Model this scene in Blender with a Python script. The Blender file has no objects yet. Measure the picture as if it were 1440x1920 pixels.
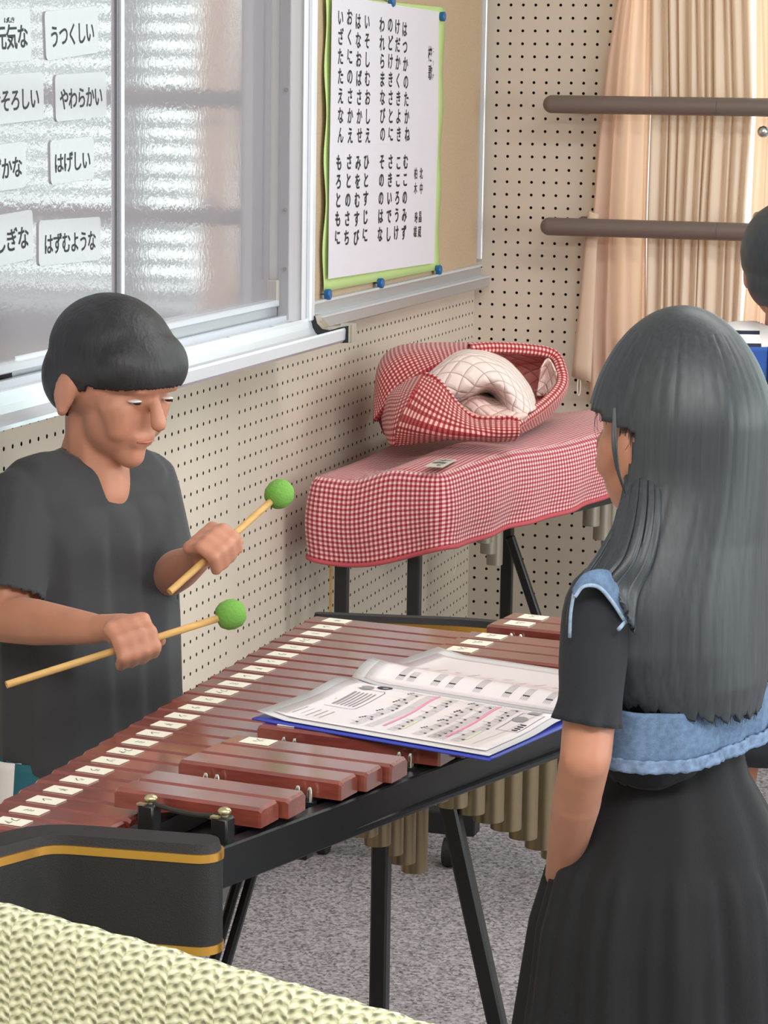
import bpy, bmesh, math, random
import numpy as np
from mathutils import Vector, Matrix

random.seed(4)
SC = bpy.context.scene
COL = SC.collection
# ------------------------------------------------------------------ camera
RX = ((0.95809941, -0.05966334, 0.28015319),
      (0.28602879, 0.14715688, -0.94685394),
      (0.015266, 0.98731208, 0.15805636))
RM = Matrix(RX)
EYE = Vector((0.0, 0.0, 1.6))
FPX = 4800.0
cam_d = bpy.data.cameras.new('camera')
cam_d.sensor_fit = 'VERTICAL'; cam_d.sensor_height = 36.0; cam_d.lens = 90.0
cam_d.clip_start = 0.05
cam = bpy.data.objects.new('camera', cam_d); COL.objects.link(cam)
cam.matrix_world = Matrix.Translation(EYE) @ RM.to_4x4()
SC.camera = cam
# ------------------------------------------------------------------ world, lights, exposure
SC.view_settings.view_transform = 'Standard'
SC.view_settings.look = 'None'
SC.view_settings.exposure = 0.0
SC.view_settings.gamma = 1.0
SC.view_settings.use_curve_mapping = False
w = bpy.data.worlds.new('sky'); SC.world = w; w.use_nodes = True
w.node_tree.nodes['Background'].inputs[0].default_value = (0.86, 0.97, 0.95, 1)
w.node_tree.nodes['Background'].inputs[1].default_value = 1.5

def area(name, loc, target, sx, sy, power, color=(1, 1, 1)):
    l = bpy.data.lights.new(name, 'AREA'); l.shape = 'RECTANGLE'; l.size = sx; l.size_y = sy
    l.energy = power; l.color = color
    o = bpy.data.objects.new(name, l); COL.objects.link(o); o.location = loc
    d = Vector(target) - Vector(loc)
    o.rotation_euler = d.to_track_quat('-Z', 'Y').to_euler()
    return o
# daylight through the back windows, through the side windows, and unseen ceiling lights
area('daylight_back', (1.0, 6.75, 2.0), (0.6, 0, 1.0), 4.4, 1.9, 92, (0.86, 1.0, 0.97))
area('daylight_right', (3.75, 3.2, 1.75), (-1, 3.0, 0.9), 4.2, 1.5, 112, (0.97, 1.0, 1.0))
area('unseen_ceiling_light', (0.3, 0.4, 2.82), (-0.2, 1.6, 0), 2.6, 0.5, 95, (1.0, 0.97, 0.95))  # unseen; set forward and brightened to fill the camera-facing surfaces
area('unseen_ceiling_light', (0.6, 4.0, 2.82), (0.6, 4.0, 0), 2.6, 0.5, 42, (1.0, 0.97, 0.95))

FZ = .105                                  # floor level
WX, WY, CEIL = -1.603, 6.18, 2.9          # left wall plane, back wall plane

def at(px, py, **k):
    """the point of the room seen at that place of the photograph, on a given plane"""
    d = RM @ Vector(((px-720)/FPX, -(py-960)/FPX, -1.0))
    ax, v = list(k.items())[0]
    t = v if ax == 'd' else (v-EYE['xyz'.index(ax)])/d['xyz'.index(ax)]
    return EYE + d*t

# ------------------------------------------------------------------ materials
MATS = {}
def srgb(r, g, b):
    f = lambda c: (c/255/12.92) if c/255 <= .04045 else ((c/255+.055)/1.055)**2.4
    return (f(r), f(g), f(b), 1)

def mat(name, col, rough=.6, metal=0, spec=.5, bump=None, vary=None, coat=0, sheen=0, aniso=None):
    """col: linear rgb; bump=(scale, strength[, (sx,sy,sz)]); vary=(scale, amount, (sx,sy,sz))"""
    if name in MATS: return MATS[name]
    m = bpy.data.materials.new(name); m.use_nodes = True; MATS[name] = m
    nt = m.node_tree; b = nt.nodes['Principled BSDF']
    c = tuple(col[:3])+(1,)
    b.inputs['Base Color'].default_value = c
    b.inputs['Roughness'].default_value = rough
    b.inputs['Metallic'].default_value = metal
    b.inputs['Specular IOR Level'].default_value = spec
    b.inputs['Coat Weight'].default_value = coat
    b.inputs['Coat Roughness'].default_value = .12
    b.inputs['Sheen Weight'].default_value = sheen
    tc = nt.nodes.new('ShaderNodeTexCoord')
    def noise(scale, stretch):
        mp = nt.nodes.new('ShaderNodeMapping'); mp.inputs['Scale'].default_value = stretch
        nt.links.new(tc.outputs['Object'], mp.inputs['Vector'])
        n = nt.nodes.new('ShaderNodeTexNoise'); n.inputs['Scale'].default_value = scale
        n.inputs['Detail'].default_value = 4
        nt.links.new(mp.outputs[0], n.inputs['Vector'])
        return n
    if vary:
        n = noise(vary[0], vary[2] if len(vary) > 2 else (1, 1, 1))
        r = nt.nodes.new('ShaderNodeValToRGB')
        a = vary[1]
        r.color_ramp.elements[0].position = .3; r.color_ramp.elements[1].position = .7
        r.color_ramp.elements[0].color = tuple(max(0, x*(1-a)) for x in c[:3])+(1,)
        r.color_ramp.elements[1].color = tuple(min(1, x*(1+a)) for x in c[:3])+(1,)
        nt.links.new(n.outputs['Fac'], r.inputs[0]); nt.links.new(r.outputs[0], b.inputs['Base Color'])
    if bump:
        n = noise(bump[0], bump[2] if len(bump) > 2 else (1, 1, 1))
        bp = nt.nodes.new('ShaderNodeBump'); bp.inputs['Strength'].default_value = bump[1]
        bp.inputs['Distance'].default_value = .002
        nt.links.new(n.outputs['Fac'], bp.inputs['Height']); nt.links.new(bp.outputs[0], b.inputs['Normal'])
    return m

def math_node(nt, op, a, b=None):
    n = nt.nodes.new('ShaderNodeMath'); n.operation = op
    for i, v in enumerate((a, b)):
        if v is None: continue
        if isinstance(v, (int, float)): n.inputs[i].default_value = v
        else: nt.links.new(v, n.inputs[i])
    return n.outputs[0]

def gingham(name, light, mid, dark, period):
    m = bpy.data.materials.new(name); m.use_nodes = True; MATS[name] = m
    nt = m.node_tree; b = nt.nodes['Principled BSDF']; b.inputs['Roughness'].default_value = .85
    b.inputs['Sheen Weight'].default_value = .2
    uv = nt.nodes.new('ShaderNodeUVMap'); sp = nt.nodes.new('ShaderNodeSeparateXYZ')
    nt.links.new(uv.outputs[0], sp.inputs[0])
    bands = []
    for ax in (0, 1):
        f = math_node(nt, 'FRACT', math_node(nt, 'MULTIPLY', sp.outputs[ax], 1/period))
        bands.append((f, math_node(nt, 'LESS_THAN', f, .5)))
    s = math_node(nt, 'MULTIPLY', math_node(nt, 'ADD', bands[0][1], bands[1][1]), .5)
    r = nt.nodes.new('ShaderNodeValToRGB'); r.color_ramp.interpolation = 'CONSTANT'
    e = r.color_ramp.elements
    e[0].position = 0; e[0].color = light; e[1].position = .3; e[1].color = mid
    x = e.new(.8); x.color = dark
    nt.links.new(s, r.inputs[0]); nt.links.new(r.outputs[0], b.inputs['Base Color'])
    h = math_node(nt, 'ADD', math_node(nt, 'SINE', math_node(nt, 'MULTIPLY', bands[0][0], 6.283)),
                  math_node(nt, 'SINE', math_node(nt, 'MULTIPLY', bands[1][0], 6.283)))
    bp = nt.nodes.new('ShaderNodeBump'); bp.inputs['Strength'].default_value = .35; bp.inputs['Distance'].default_value = .001
    nt.links.new(h, bp.inputs['Height']); nt.links.new(bp.outputs[0], b.inputs['Normal'])
    return m

def quilted(name, col, line, period, translucent=0.0):
    m = bpy.data.materials.new(name); m.use_nodes = True; MATS[name] = m
    nt = m.node_tree; b = nt.nodes['Principled BSDF']; b.inputs['Roughness'].default_value = .8
    uv = nt.nodes.new('ShaderNodeUVMap'); sp = nt.nodes.new('ShaderNodeSeparateXYZ')
    nt.links.new(uv.outputs[0], sp.inputs[0])
    u, v = sp.outputs[0], sp.outputs[1]
    ds = []
    for a in (math_node(nt, 'ADD', u, v), math_node(nt, 'SUBTRACT', u, v)):
        f = math_node(nt, 'FRACT', math_node(nt, 'MULTIPLY', a, .7071/period))
        ds.append(math_node(nt, 'ABSOLUTE', math_node(nt, 'SUBTRACT', f, .5)))
    d = math_node(nt, 'SUBTRACT', .5, math_node(nt, 'MAXIMUM', ds[0], ds[1]))   # 0 on a seam
    r = nt.nodes.new('ShaderNodeValToRGB'); e = r.color_ramp.elements
    e[0].position = .012; e[0].color = line; e[1].position = .035; e[1].color = col
    nt.links.new(d, r.inputs[0]); nt.links.new(r.outputs[0], b.inputs['Base Color'])
    bp = nt.nodes.new('ShaderNodeBump'); bp.inputs['Strength'].default_value = .6; bp.inputs['Distance'].default_value = .012
    nt.links.new(math_node(nt, 'POWER', math_node(nt, 'MINIMUM', d, .25), .5), bp.inputs['Height'])
    nt.links.new(bp.outputs[0], b.inputs['Normal'])
    return m

def translucent(name, col, amount, tcol=None):
    m = bpy.data.materials.new(name); m.use_nodes = True; MATS[name] = m
    nt = m.node_tree; b = nt.nodes['Principled BSDF']
    b.inputs['Base Color'].default_value = tuple(col[:3])+(1,); b.inputs['Roughness'].default_value = .9
    t = nt.nodes.new('ShaderNodeBsdfTranslucent'); t.inputs[0].default_value = tuple((tcol or col)[:3])+(1,)
    mx = nt.nodes.new('ShaderNodeMixShader'); mx.inputs[0].default_value = amount
    nt.links.new(b.outputs[0], mx.inputs[1]); nt.links.new(t.outputs[0], mx.inputs[2])
    nt.links.new(mx.outputs[0], nt.nodes['Material Output'].inputs['Surface'])
    return m

def glass(name):
    m = bpy.data.materials.new(name); m.use_nodes = True; MATS[name] = m
    nt = m.node_tree
    t = nt.nodes.new('ShaderNodeBsdfTransparent'); g = nt.nodes.new('ShaderNodeBsdfGlossy'); g.inputs['Roughness'].default_value = .02
    fr = nt.nodes.new('ShaderNodeFresnel'); fr.inputs[0].default_value = 1.3
    mx = nt.nodes.new('ShaderNodeMixShader')
    nt.links.new(fr.outputs[0], mx.inputs[0]); nt.links.new(t.outputs[0], mx.inputs[1]); nt.links.new(g.outputs[0], mx.inputs[2])
    nt.links.new(mx.outputs[0], nt.nodes['Material Output'].inputs['Surface'])
    return m

def carpet_mat():
    m = bpy.data.materials.new('carpet'); m.use_nodes = True
    nt = m.node_tree; b = nt.nodes['Principled BSDF']; b.inputs['Roughness'].default_value = .95; b.inputs['Specular IOR Level'].default_value = .1
    tc = nt.nodes.new('ShaderNodeTexCoord')
    v = nt.nodes.new('ShaderNodeTexVoronoi'); v.inputs['Scale'].default_value = 190
    n = nt.nodes.new('ShaderNodeTexNoise'); n.inputs['Scale'].default_value = 140; n.inputs['Detail'].default_value = 3
    nt.links.new(tc.outputs['Object'], v.inputs['Vector']); nt.links.new(tc.outputs['Object'], n.inputs['Vector'])
    bw = nt.nodes.new('ShaderNodeSeparateColor'); nt.links.new(v.outputs['Color'], bw.inputs[0])
    s = math_node(nt, 'ADD', math_node(nt, 'MULTIPLY', bw.outputs[0], .55), math_node(nt, 'MULTIPLY', n.outputs['Fac'], .55))
    r = nt.nodes.new('ShaderNodeValToRGB'); e = r.color_ramp.elements
    e[0].position = .18; e[0].color = (.08, .074, .08, 1); e[1].position = .82; e[1].color = (.50, .465, .485, 1)
    x = e.new(.42); x.color = (.27, .25, .262, 1)
    nt.links.new(s, r.inputs[0]); nt.links.new(r.outputs[0], b.inputs['Base Color'])
    bp = nt.nodes.new('ShaderNodeBump'); bp.inputs['Strength'].default_value = .8; bp.inputs['Distance'].default_value = .004
    nt.links.new(s, bp.inputs['Height']); nt.links.new(bp.outputs[0], b.inputs['Normal'])
    return m

def weave_mat():
    """pale green and cream herringbone weave on UV metres"""
    m = bpy.data.materials.new('woven_green'); m.use_nodes = True
    nt = m.node_tree; b = nt.nodes['Principled BSDF']; b.inputs['Roughness'].default_value = .85
    uv = nt.nodes.new('ShaderNodeUVMap'); sp = nt.nodes.new('ShaderNodeSeparateXYZ')
    nz = nt.nodes.new('ShaderNodeTexNoise'); nz.inputs['Scale'].default_value = 220; nz.inputs['Detail'].default_value = 2
    nt.links.new(uv.outputs[0], nz.inputs['Vector'])
    nt.links.new(uv.outputs[0], sp.inputs[0])
    wob = math_node(nt, 'MULTIPLY', math_node(nt, 'SUBTRACT', nz.outputs['Fac'], .5), .0022)
    u = math_node(nt, 'ADD', sp.outputs[0], wob); v = math_node(nt, 'ADD', sp.outputs[1], wob)
    cu = math_node(nt, 'MULTIPLY', u, 1/.027)
    tri = math_node(nt, 'ABSOLUTE', math_node(nt, 'SUBTRACT', math_node(nt, 'FRACT', cu), .62))     # zigzag
    q = math_node(nt, 'ADD', v, math_node(nt, 'MULTIPLY', tri, .0098))
    row = math_node(nt, 'MULTIPLY', q, 1/.0090)
    a = math_node(nt, 'SINE', math_node(nt, 'MULTIPLY', row, 6.283))
    c = math_node(nt, 'SINE', math_node(nt, 'MULTIPLY', math_node(nt, 'ADD', math_node(nt, 'MULTIPLY', u, 1/.0135), math_node(nt, 'MULTIPLY', math_node(nt, 'FLOOR', row), .5)), 6.283))
    h = math_node(nt, 'ADD', math_node(nt, 'MULTIPLY', a, .6), math_node(nt, 'MULTIPLY', c, .5))
    hh = math_node(nt, 'ADD', math_node(nt, 'MULTIPLY', h, .45), .5)
    r = nt.nodes.new('ShaderNodeValToRGB'); e = r.color_ramp.elements
    e[0].position = .05; e[0].color = srgb(122, 128, 104); e[1].position = .75; e[1].color = srgb(232, 234, 206)
    x = e.new(.38); x.color = srgb(202, 206, 168)
    nt.links.new(hh, r.inputs[0]); nt.links.new(r.outputs[0], b.inputs['Base Color'])
    bp = nt.nodes.new('ShaderNodeBump'); bp.inputs['Strength'].default_value = .9; bp.inputs['Distance'].default_value = .003
    nt.links.new(hh, bp.inputs['Height']); nt.links.new(bp.outputs[0], b.inputs['Normal'])
    return m

# ------------------------------------------------------------------ mesh helpers
class MB:
    def __init__(s): s.v = []; s.f = []; s.m = []; s.uv = []
    def add(s, verts, faces, mi=0, uvs=None):
        o = len(s.v); s.v += [Vector(p) for p in verts]
        for i, f in enumerate(faces):
            s.f.append([o+j for j in f]); s.m.append(mi)
            s.uv.append(uvs[i] if uvs else None)
        return s
    def box(s, c, size, mi=0, ex=(1, 0, 0), ey=(0, 1, 0), ez=(0, 0, 1), bev=0.0, seg=1):
        bm = bmesh.new(); bmesh.ops.create_cube(bm, size=1)
        for v in bm.verts: v.co = Vector((v.co.x*size[0], v.co.y*size[1], v.co.z*size[2]))
        if bev: bmesh.ops.bevel(bm, geom=bm.edges[:], offset=bev, segments=seg, affect='EDGES', profile=.5)
        M = Matrix((ex, ey, ez)).transposed(); c = Vector(c)
        s.frombm(bm, lambda p: c + M @ p, mi); return s
    def frombm(s, bm, fn=None, mi=0):
        bm.verts.index_update()
        s.add([fn(v.co) if fn else v.co.copy() for v in bm.verts], [[v.index for v in f.verts] for f in bm.faces], mi)
        bm.free()
    def tube(s, pts, r, n=12, mi=0, caps=True):
        pts = [Vector(p) for p in pts]; R = r if isinstance(r, (list, tuple)) else [r]*len(pts)
        rings = []; up = None
        for i, p in enumerate(pts):
            t = (pts[min(i+1, len(pts)-1)] - pts[max(i-1, 0)]).normalized()
            if up is None: up = Vector((0, 0, 1)) if abs(t.z) < .9 else Vector((1, 0, 0))
            a = t.cross(up).normalized(); b = a.cross(t).normalized(); up = b
            rings.append([p + (a*math.cos(q)+b*math.sin(q))*R[i] for q in [2*math.pi*k/n for k in range(n)]])
        V = [q for rg in rings for q in rg]; F = []
        for i in range(len(pts)-1):
            for k in range(n):
                F.append((i*n+k, i*n+(k+1) % n, (i+1)*n+(k+1) % n, (i+1)*n+k))
        if caps:
            F.append(tuple(range(n-1, -1, -1))); F.append(tuple((len(pts)-1)*n+k for k in range(n)))
        s.add(V, F, mi); return s
    def pipe(s, top, bot, r, th=.0015, n=20, mi=0):
        """open-topped tube with wall thickness and closed bottom"""
        top = Vector(top); bot = Vector(bot)
        cs = [(math.cos(2*math.pi*k/n), math.sin(2*math.pi*k/n)) for k in range(n)]
        V = []
        for (c, rr) in ((bot, r), (top, r), (top, r-th), (bot+Vector((0, 0, .03)), r-th)):
            V += [c+Vector((x*rr, y*rr, 0)) for x, y in cs]
        F = []
        for i in range(3):
            for k in range(n): F.append((i*n+k, i*n+(k+1) % n, (i+1)*n+(k+1) % n, (i+1)*n+k))
        F.append(tuple(range(n-1, -1, -1))); F.append(tuple(3*n+k for k in range(n)))
        s.add(V, F, mi); return s
    def prism(s, outline, axis, mi=0):
        """outline: 3D loop, extruded along the vector axis"""
        n = len(outline); a = Vector(axis); V = [Vector(p) for p in outline]; V += [p+a for p in V]
        F = [tuple(range(n)), tuple(range(2*n-1, n-1, -1))]
        for k in range(n): F.append((k, n+k, n+(k+1) % n, (k+1) % n))
        s.add(V, F, mi); return s
    def grid(s, P, mi=0, uvscale=1.0, closed=False):
        """P[i][j] 3D points; UV in metres along the surface"""
        ni, nj = len(P), len(P[0])
        V = [p for row in P for p in row]
        mid = ni//2
        U = [0]
        for j in range(1, nj): U.append(U[-1]+(Vector(P[mid][j])-Vector(P[mid][j-1])).length)
        mj = nj//2; W = [0]
        for i in range(1, ni): W.append(W[-1]+(Vector(P[i][mj])-Vector(P[i-1][mj])).length)
        F = []; UV = []
        for i in range(ni-1):
            for j in range(nj-1):
                F.append((i*nj+j, i*nj+j+1, (i+1)*nj+j+1, (i+1)*nj+j))
                UV.append([(U[j], W[i]), (U[j+1], W[i]), (U[j+1], W[i+1]), (U[j], W[i+1])])
        s.add(V, F, mi, UV); return s
    def sphere(s, c, r, mi=0, n=16):
        bm = bmesh.new(); bmesh.ops.create_uvsphere(bm, u_segments=n, v_segments=max(6, n//2), radius=1)
        c = Vector(c); r = r if isinstance(r, (tuple, list)) else (r, r, r)
        s.frombm(bm, lambda p: c+Vector((p.x*r[0], p.y*r[1], p.z*r[2])), mi); return s
    def build(s, name, mats, parent=None, smooth=None, kind=None):
        me = bpy.data.meshes.new(name)
        off = parent_loc(parent)
        me.from_pydata([tuple(p-off) for p in s.v], [], s.f)
        if not isinstance(mats, (list, tuple)): mats = [mats]
        for m in mats: me.materials.append(m)
        me.polygons.foreach_set('material_index', s.m)
        if any(u for u in s.uv):
            L = me.uv_layers.new(name='UVMap')
            for p, u in zip(me.polygons, s.uv):
                if u:
                    for li, q in zip(p.loop_indices, u): L.data[li].uv = q
        me.validate(); me.update()
        if smooth is not None: smooth_mesh(me, smooth)
        o = bpy.data.objects.new(name, me); COL.objects.link(o)
        if parent: o.parent = parent
        if kind: o['kind'] = kind
        return o

def smooth_mesh(me, deg):
    for p in me.polygons: p.use_smooth = True
    if deg < 179:
        bm = bmesh.new(); bm.from_mesh(me); lim = math.radians(deg)
        for e in bm.edges:
            if len(e.link_faces) == 2: e.smooth = e.calc_face_angle(0) < lim
        bm.to_mesh(me); bm.free()

def parent_loc(p):
    o = Vector((0, 0, 0))
    while p: o += p.location; p = p.parent
    return o

def tag(o, label, cat, group=None):
    o['label'] = label; o['category'] = cat
    if group: o['group'] = group
    return o

def thing(name, label, cat, loc=(0, 0, 0), group=None):
    o = bpy.data.objects.new(name, None); COL.objects.link(o); o.location = loc
    o.empty_display_size = .05
    return tag(o, label, cat, group)

def solidify(o, th, offset=0):
    """give a sheet a real thickness in its mesh"""
    md = o.modifiers.new('s', 'SOLIDIFY'); md.thickness = th; md.offset = offset
    bake(o); return o

def bake(o):
    dg = bpy.context.evaluated_depsgraph_get(); dg.update()
    me = bpy.data.meshes.new_from_object(o.evaluated_get(dg))
    old = o.data; o.modifiers.clear(); o.data = me; me.name = old.name
    bpy.data.meshes.remove(old)

def crom(P, t):
    """Catmull-Rom through list P at t in 0..1"""
    n = len(P)-1; x = min(max(t*n, 0), n-1e-9); i = int(x); f = x-i
    p1, p2 = P[i], P[i+1]
    p0 = P[i-1] if i > 0 else p1*2-p2
    p3 = P[i+2] if i+2 <= n else p2*2-p1
    return .5*((2*p1)+(p2-p0)*f+(2*p0-5*p1+4*p2-p3)*f*f+(3*p1-p0-3*p2+p3)*f**3)

def patch(rows, ni, nj):
    """smooth grid through a small grid of control points"""
    rows = [[Vector(p) for p in r] for r in rows]
    dense = [[crom(r, j/(nj-1)) for j in range(nj)] for r in rows]
    return [[crom([dense[a][j] for a in range(len(rows))], i/(ni-1)) for j in range(nj)] for i in range(ni)]

GLY = {}
def glyph(ch, bold):
    k = (ch, bold)
    if k in GLY: return GLY[k]
    cu = bpy.data.curves.new('g', 'FONT'); cu.body = ch; cu.size = 1; cu.resolution_u = 3; cu.offset = bold
    o = bpy.data.objects.new('g', cu); COL.objects.link(o)
    dg = bpy.context.evaluated_depsgraph_get(); dg.update()
    me = bpy.data.meshes.new_from_object(o.evaluated_get(dg))
    V = [v.co.copy() for v in me.vertices]; F = [tuple(p.vertices) for p in me.polygons]
    bpy.data.objects.remove(o); bpy.data.curves.remove(cu); bpy.data.meshes.remove(me)
    GLY[k] = (V, F); return GLY[k]

def put_char(mb, ch, c, ex, ey, size, bold=.012, mi=0, wide=1.0, em=True):
    V, F = glyph(ch, bold)
    if not V: return
    if em: cx, cy = .5, .38
    else:
        xs = [v.x for v in V]; ys = [v.y for v in V]; cx = (min(xs)+max(xs))/2; cy = (min(ys)+max(ys))/2
    c = Vector(c); ex = Vector(ex); ey = Vector(ey)
    mb.add([c+ex*((v.x-cx)*size*wide)+ey*((v.y-cy)*size) for v in V], F, mi)

_b = bmesh.new(); bmesh.ops.create_icosphere(_b, subdivisions=2, radius=1); ICO = [v.co.copy() for v in _b.verts]; _b.free()
def blob(name, parts, m, parent, voxel=.005, it=6, cut=None, thick=0, uvfn=None, kind=None):
    """one continuous skin round capsules ('c',p0,p1,r0,r1) and ellipsoids ('e',c,(ax,ay,az vectors))"""
    bm = bmesh.new()
    for p in parts:
        if p[0] == 'c':
            hb_ = bmesh.new()
            for c, r in ((p[1], p[3]), (p[2], p[4])):
                for q in ICO: hb_.verts.new(Vector(c)+q*r)
            h = bmesh.ops.convex_hull(hb_, input=hb_.verts[:])
            junk = [x for x in hb_.verts if not x.link_faces]
            if junk: bmesh.ops.delete(hb_, geom=junk, context='VERTS')
            hb_.verts.index_update()
            nv = [bm.verts.new(v.co) for v in hb_.verts]
            for f in hb_.faces: bm.faces.new([nv[v.index] for v in f.verts])
            hb_.free()
        else:
            g = bmesh.ops.create_icosphere(bm, subdivisions=3, radius=1)
            A = p[2]
            for v in g['verts']: v.co = Vector(p[1])+A[0]*v.co.x+A[1]*v.co.y+A[2]*v.co.z
    bmesh.ops.recalc_face_normals(bm, faces=bm.faces[:])
    me = bpy.data.meshes.new(name); bm.to_mesh(me); bm.free()
    off = parent_loc(parent)
    for v in me.vertices: v.co -= off
    o = bpy.data.objects.new(name, me); COL.objects.link(o); o.parent = parent
    md = o.modifiers.new('r', 'REMESH'); md.mode = 'VOXEL'; md.voxel_size = voxel
    ms = o.modifiers.new('m', 'SMOOTH'); ms.factor = .5; ms.iterations = it
    bake(o)
    if cut:
        bm = bmesh.new(); bm.from_mesh(o.data)
        bmesh.ops.delete(bm, geom=[f for f in bm.faces if cut(f.calc_center_median()+off)], context='FACES')
        bm.to_mesh(o.data); bm.free()
    if thick: solidify(o, thick, 0)
    o.data.materials.clear()
    if m: o.data.materials.append(m)
    for p in o.data.polygons: p.use_smooth = True
    if uvfn:
        L = o.data.uv_layers.new(name='UVMap')
        for p in o.data.polygons:
            for li in p.loop_indices: L.data[li].uv = uvfn(o.data.vertices[o.data.loops[li].vertex_index].co+off)
    return o

# palette
M_WALL = mat('perforated_panel', srgb(208, 196, 180), .8, bump=(120, .06), vary=(3, .05))
M_HOLE = mat('hole_shade', (.012, .011, .01), .9)  # near-black colour put in for the shade inside the drilled holes
M_PLAIN = mat('plain_wall', srgb(205, 198, 188), .8, bump=(80, .05))
M_CEIL = mat('ceiling_white', srgb(225, 225, 222), .9, bump=(60, .1))
M_ALU = mat('aluminium', srgb(200, 203, 208), .38, .75, bump=(300, .03, (1, .02, 1)))
M_ALUW = mat('aluminium_pale', srgb(222, 228, 236), .3, .35)
M_ALUD = mat('aluminium_matte', srgb(222, 222, 224), .5, .05)  # pale matte finish, barely metallic
M_BOARD = mat('whiteboard_enamel', srgb(148, 144, 149), .035, spec=.8, bump=(110, .05))
M_CORK = mat('cork_cloth', srgb(190, 166, 138), .9, bump=(500, .3), vary=(400, .12))
M_BLACK = mat('black_paint', (.008, .009, .011), .42, bump=(600, .05))
M_CAP = mat('black_vinyl', (.011, .011, .012), .6, bump=(700, .3))
M_BRASS = mat('brass_trim', srgb(226, 172, 84), .3, .85)
M_GOLD = mat('resonator_gold', srgb(142, 126, 100), .38, .7, bump=(60, .04))
M_GREYPIPE = mat('resonator_grey', srgb(170, 163, 148), .42, .55)
M_STEEL = mat('steel', srgb(205, 205, 200), .22, 1)
M_RUBBER = mat('rubber', (.012, .012, .012), .6)
M_WOOD = mat('bar_rosewood', (.215, .048, .034), .24, spec=.9, coat=1.0, vary=(9, .22, (1.2, 12, 12)), bump=(40, .05, (.5, 8, 8)))
M_PAPER = mat('paper_white', srgb(222, 217, 226), .7)
M_CREAM = mat('label_cream', srgb(238, 233, 215), .55)
M_INK = mat('ink', (.012, .012, .015), .6)
M_INKG = mat('ink_grey', (.16, .16, .17), .7)
M_GREENP = mat('paper_green', srgb(200, 226, 150), .75)
M_BLUE = mat('blue_plastic', srgb(28, 96, 158), .35)
M_SKIN = mat('skin', srgb(190, 132, 106), .5, vary=(25, .06), sheen=.1)
M_HAIR = mat('hazed_black_hair', (.033, .042, .049), .46, spec=.55, bump=(26, .07, (14, 14, .4)), vary=(20, .22, (12, 12, .4)))  # lifted and blued: lens haze put into the colour of black hair
M_DENIM = mat('denim', srgb(98, 124, 156), .85, vary=(160, .22), bump=(900, .35))
M_DENIML = mat('denim_edge', srgb(150, 172, 196), .85, vary=(120, .25))
M_NAVY = mat('black_cloth', (.013, .016, .023), .85, bump=(400, .2), sheen=.06)
M_SKIRT = mat('black_skirt', (.008, .009, .0115), .85, bump=(300, .2), sheen=.03)
M_TSHIRT = mat('charcoal_jersey', (.045, .047, .052), .9, bump=(500, .2), sheen=.1)
M_TEAL = mat('teal_cloth', (.02, .13, .17), .85, bump=(300, .2))
M_WHITEC = mat('white_cloth', srgb(236, 232, 230), .85, bump=(300, .2))
M_GREENB = mat('green_yarn', srgb(112, 168, 72), .9, bump=(260, .8))
M_STICK = mat('mallet_wood', srgb(214, 172, 104), .5, vary=(20, .12, (1, 1, 8)))
M_CARD = mat('laminated_card', srgb(178, 178, 184), .14, spec=.5, bump=(30, .10, (1, 8, .4)))
M_RAIL = mat('brown_rail', srgb(112, 98, 92), .45, bump=(120, .06))
G_COVER = gingham('gingham_cover', srgb(244, 214, 210), srgb(206, 108, 118), srgb(150, 32, 48), .0098)
G_BAG = gingham('gingham_bag', srgb(238, 196, 186), srgb(186, 70, 74), srgb(130, 20, 30), .0105)
Q_WHITE = quilted('quilt_white', srgb(240, 220, 214), srgb(196, 160, 152), .026)
Q_PINK = quilted('quilt_pink', srgb(232, 158, 150), srgb(190, 110, 104), .026)
Q_PALE = quilted('quilt_pale', srgb(244, 214, 206), srgb(206, 164, 154), .03)
M_CURTB = translucent('curtain_lining', srgb(232, 204, 184), .40, srgb(250, 206, 172))
M_SLAT = translucent('blind_slat', srgb(226, 236, 234), .55, srgb(226, 242, 238))
M_GLASS = glass('window_glass')

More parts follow.
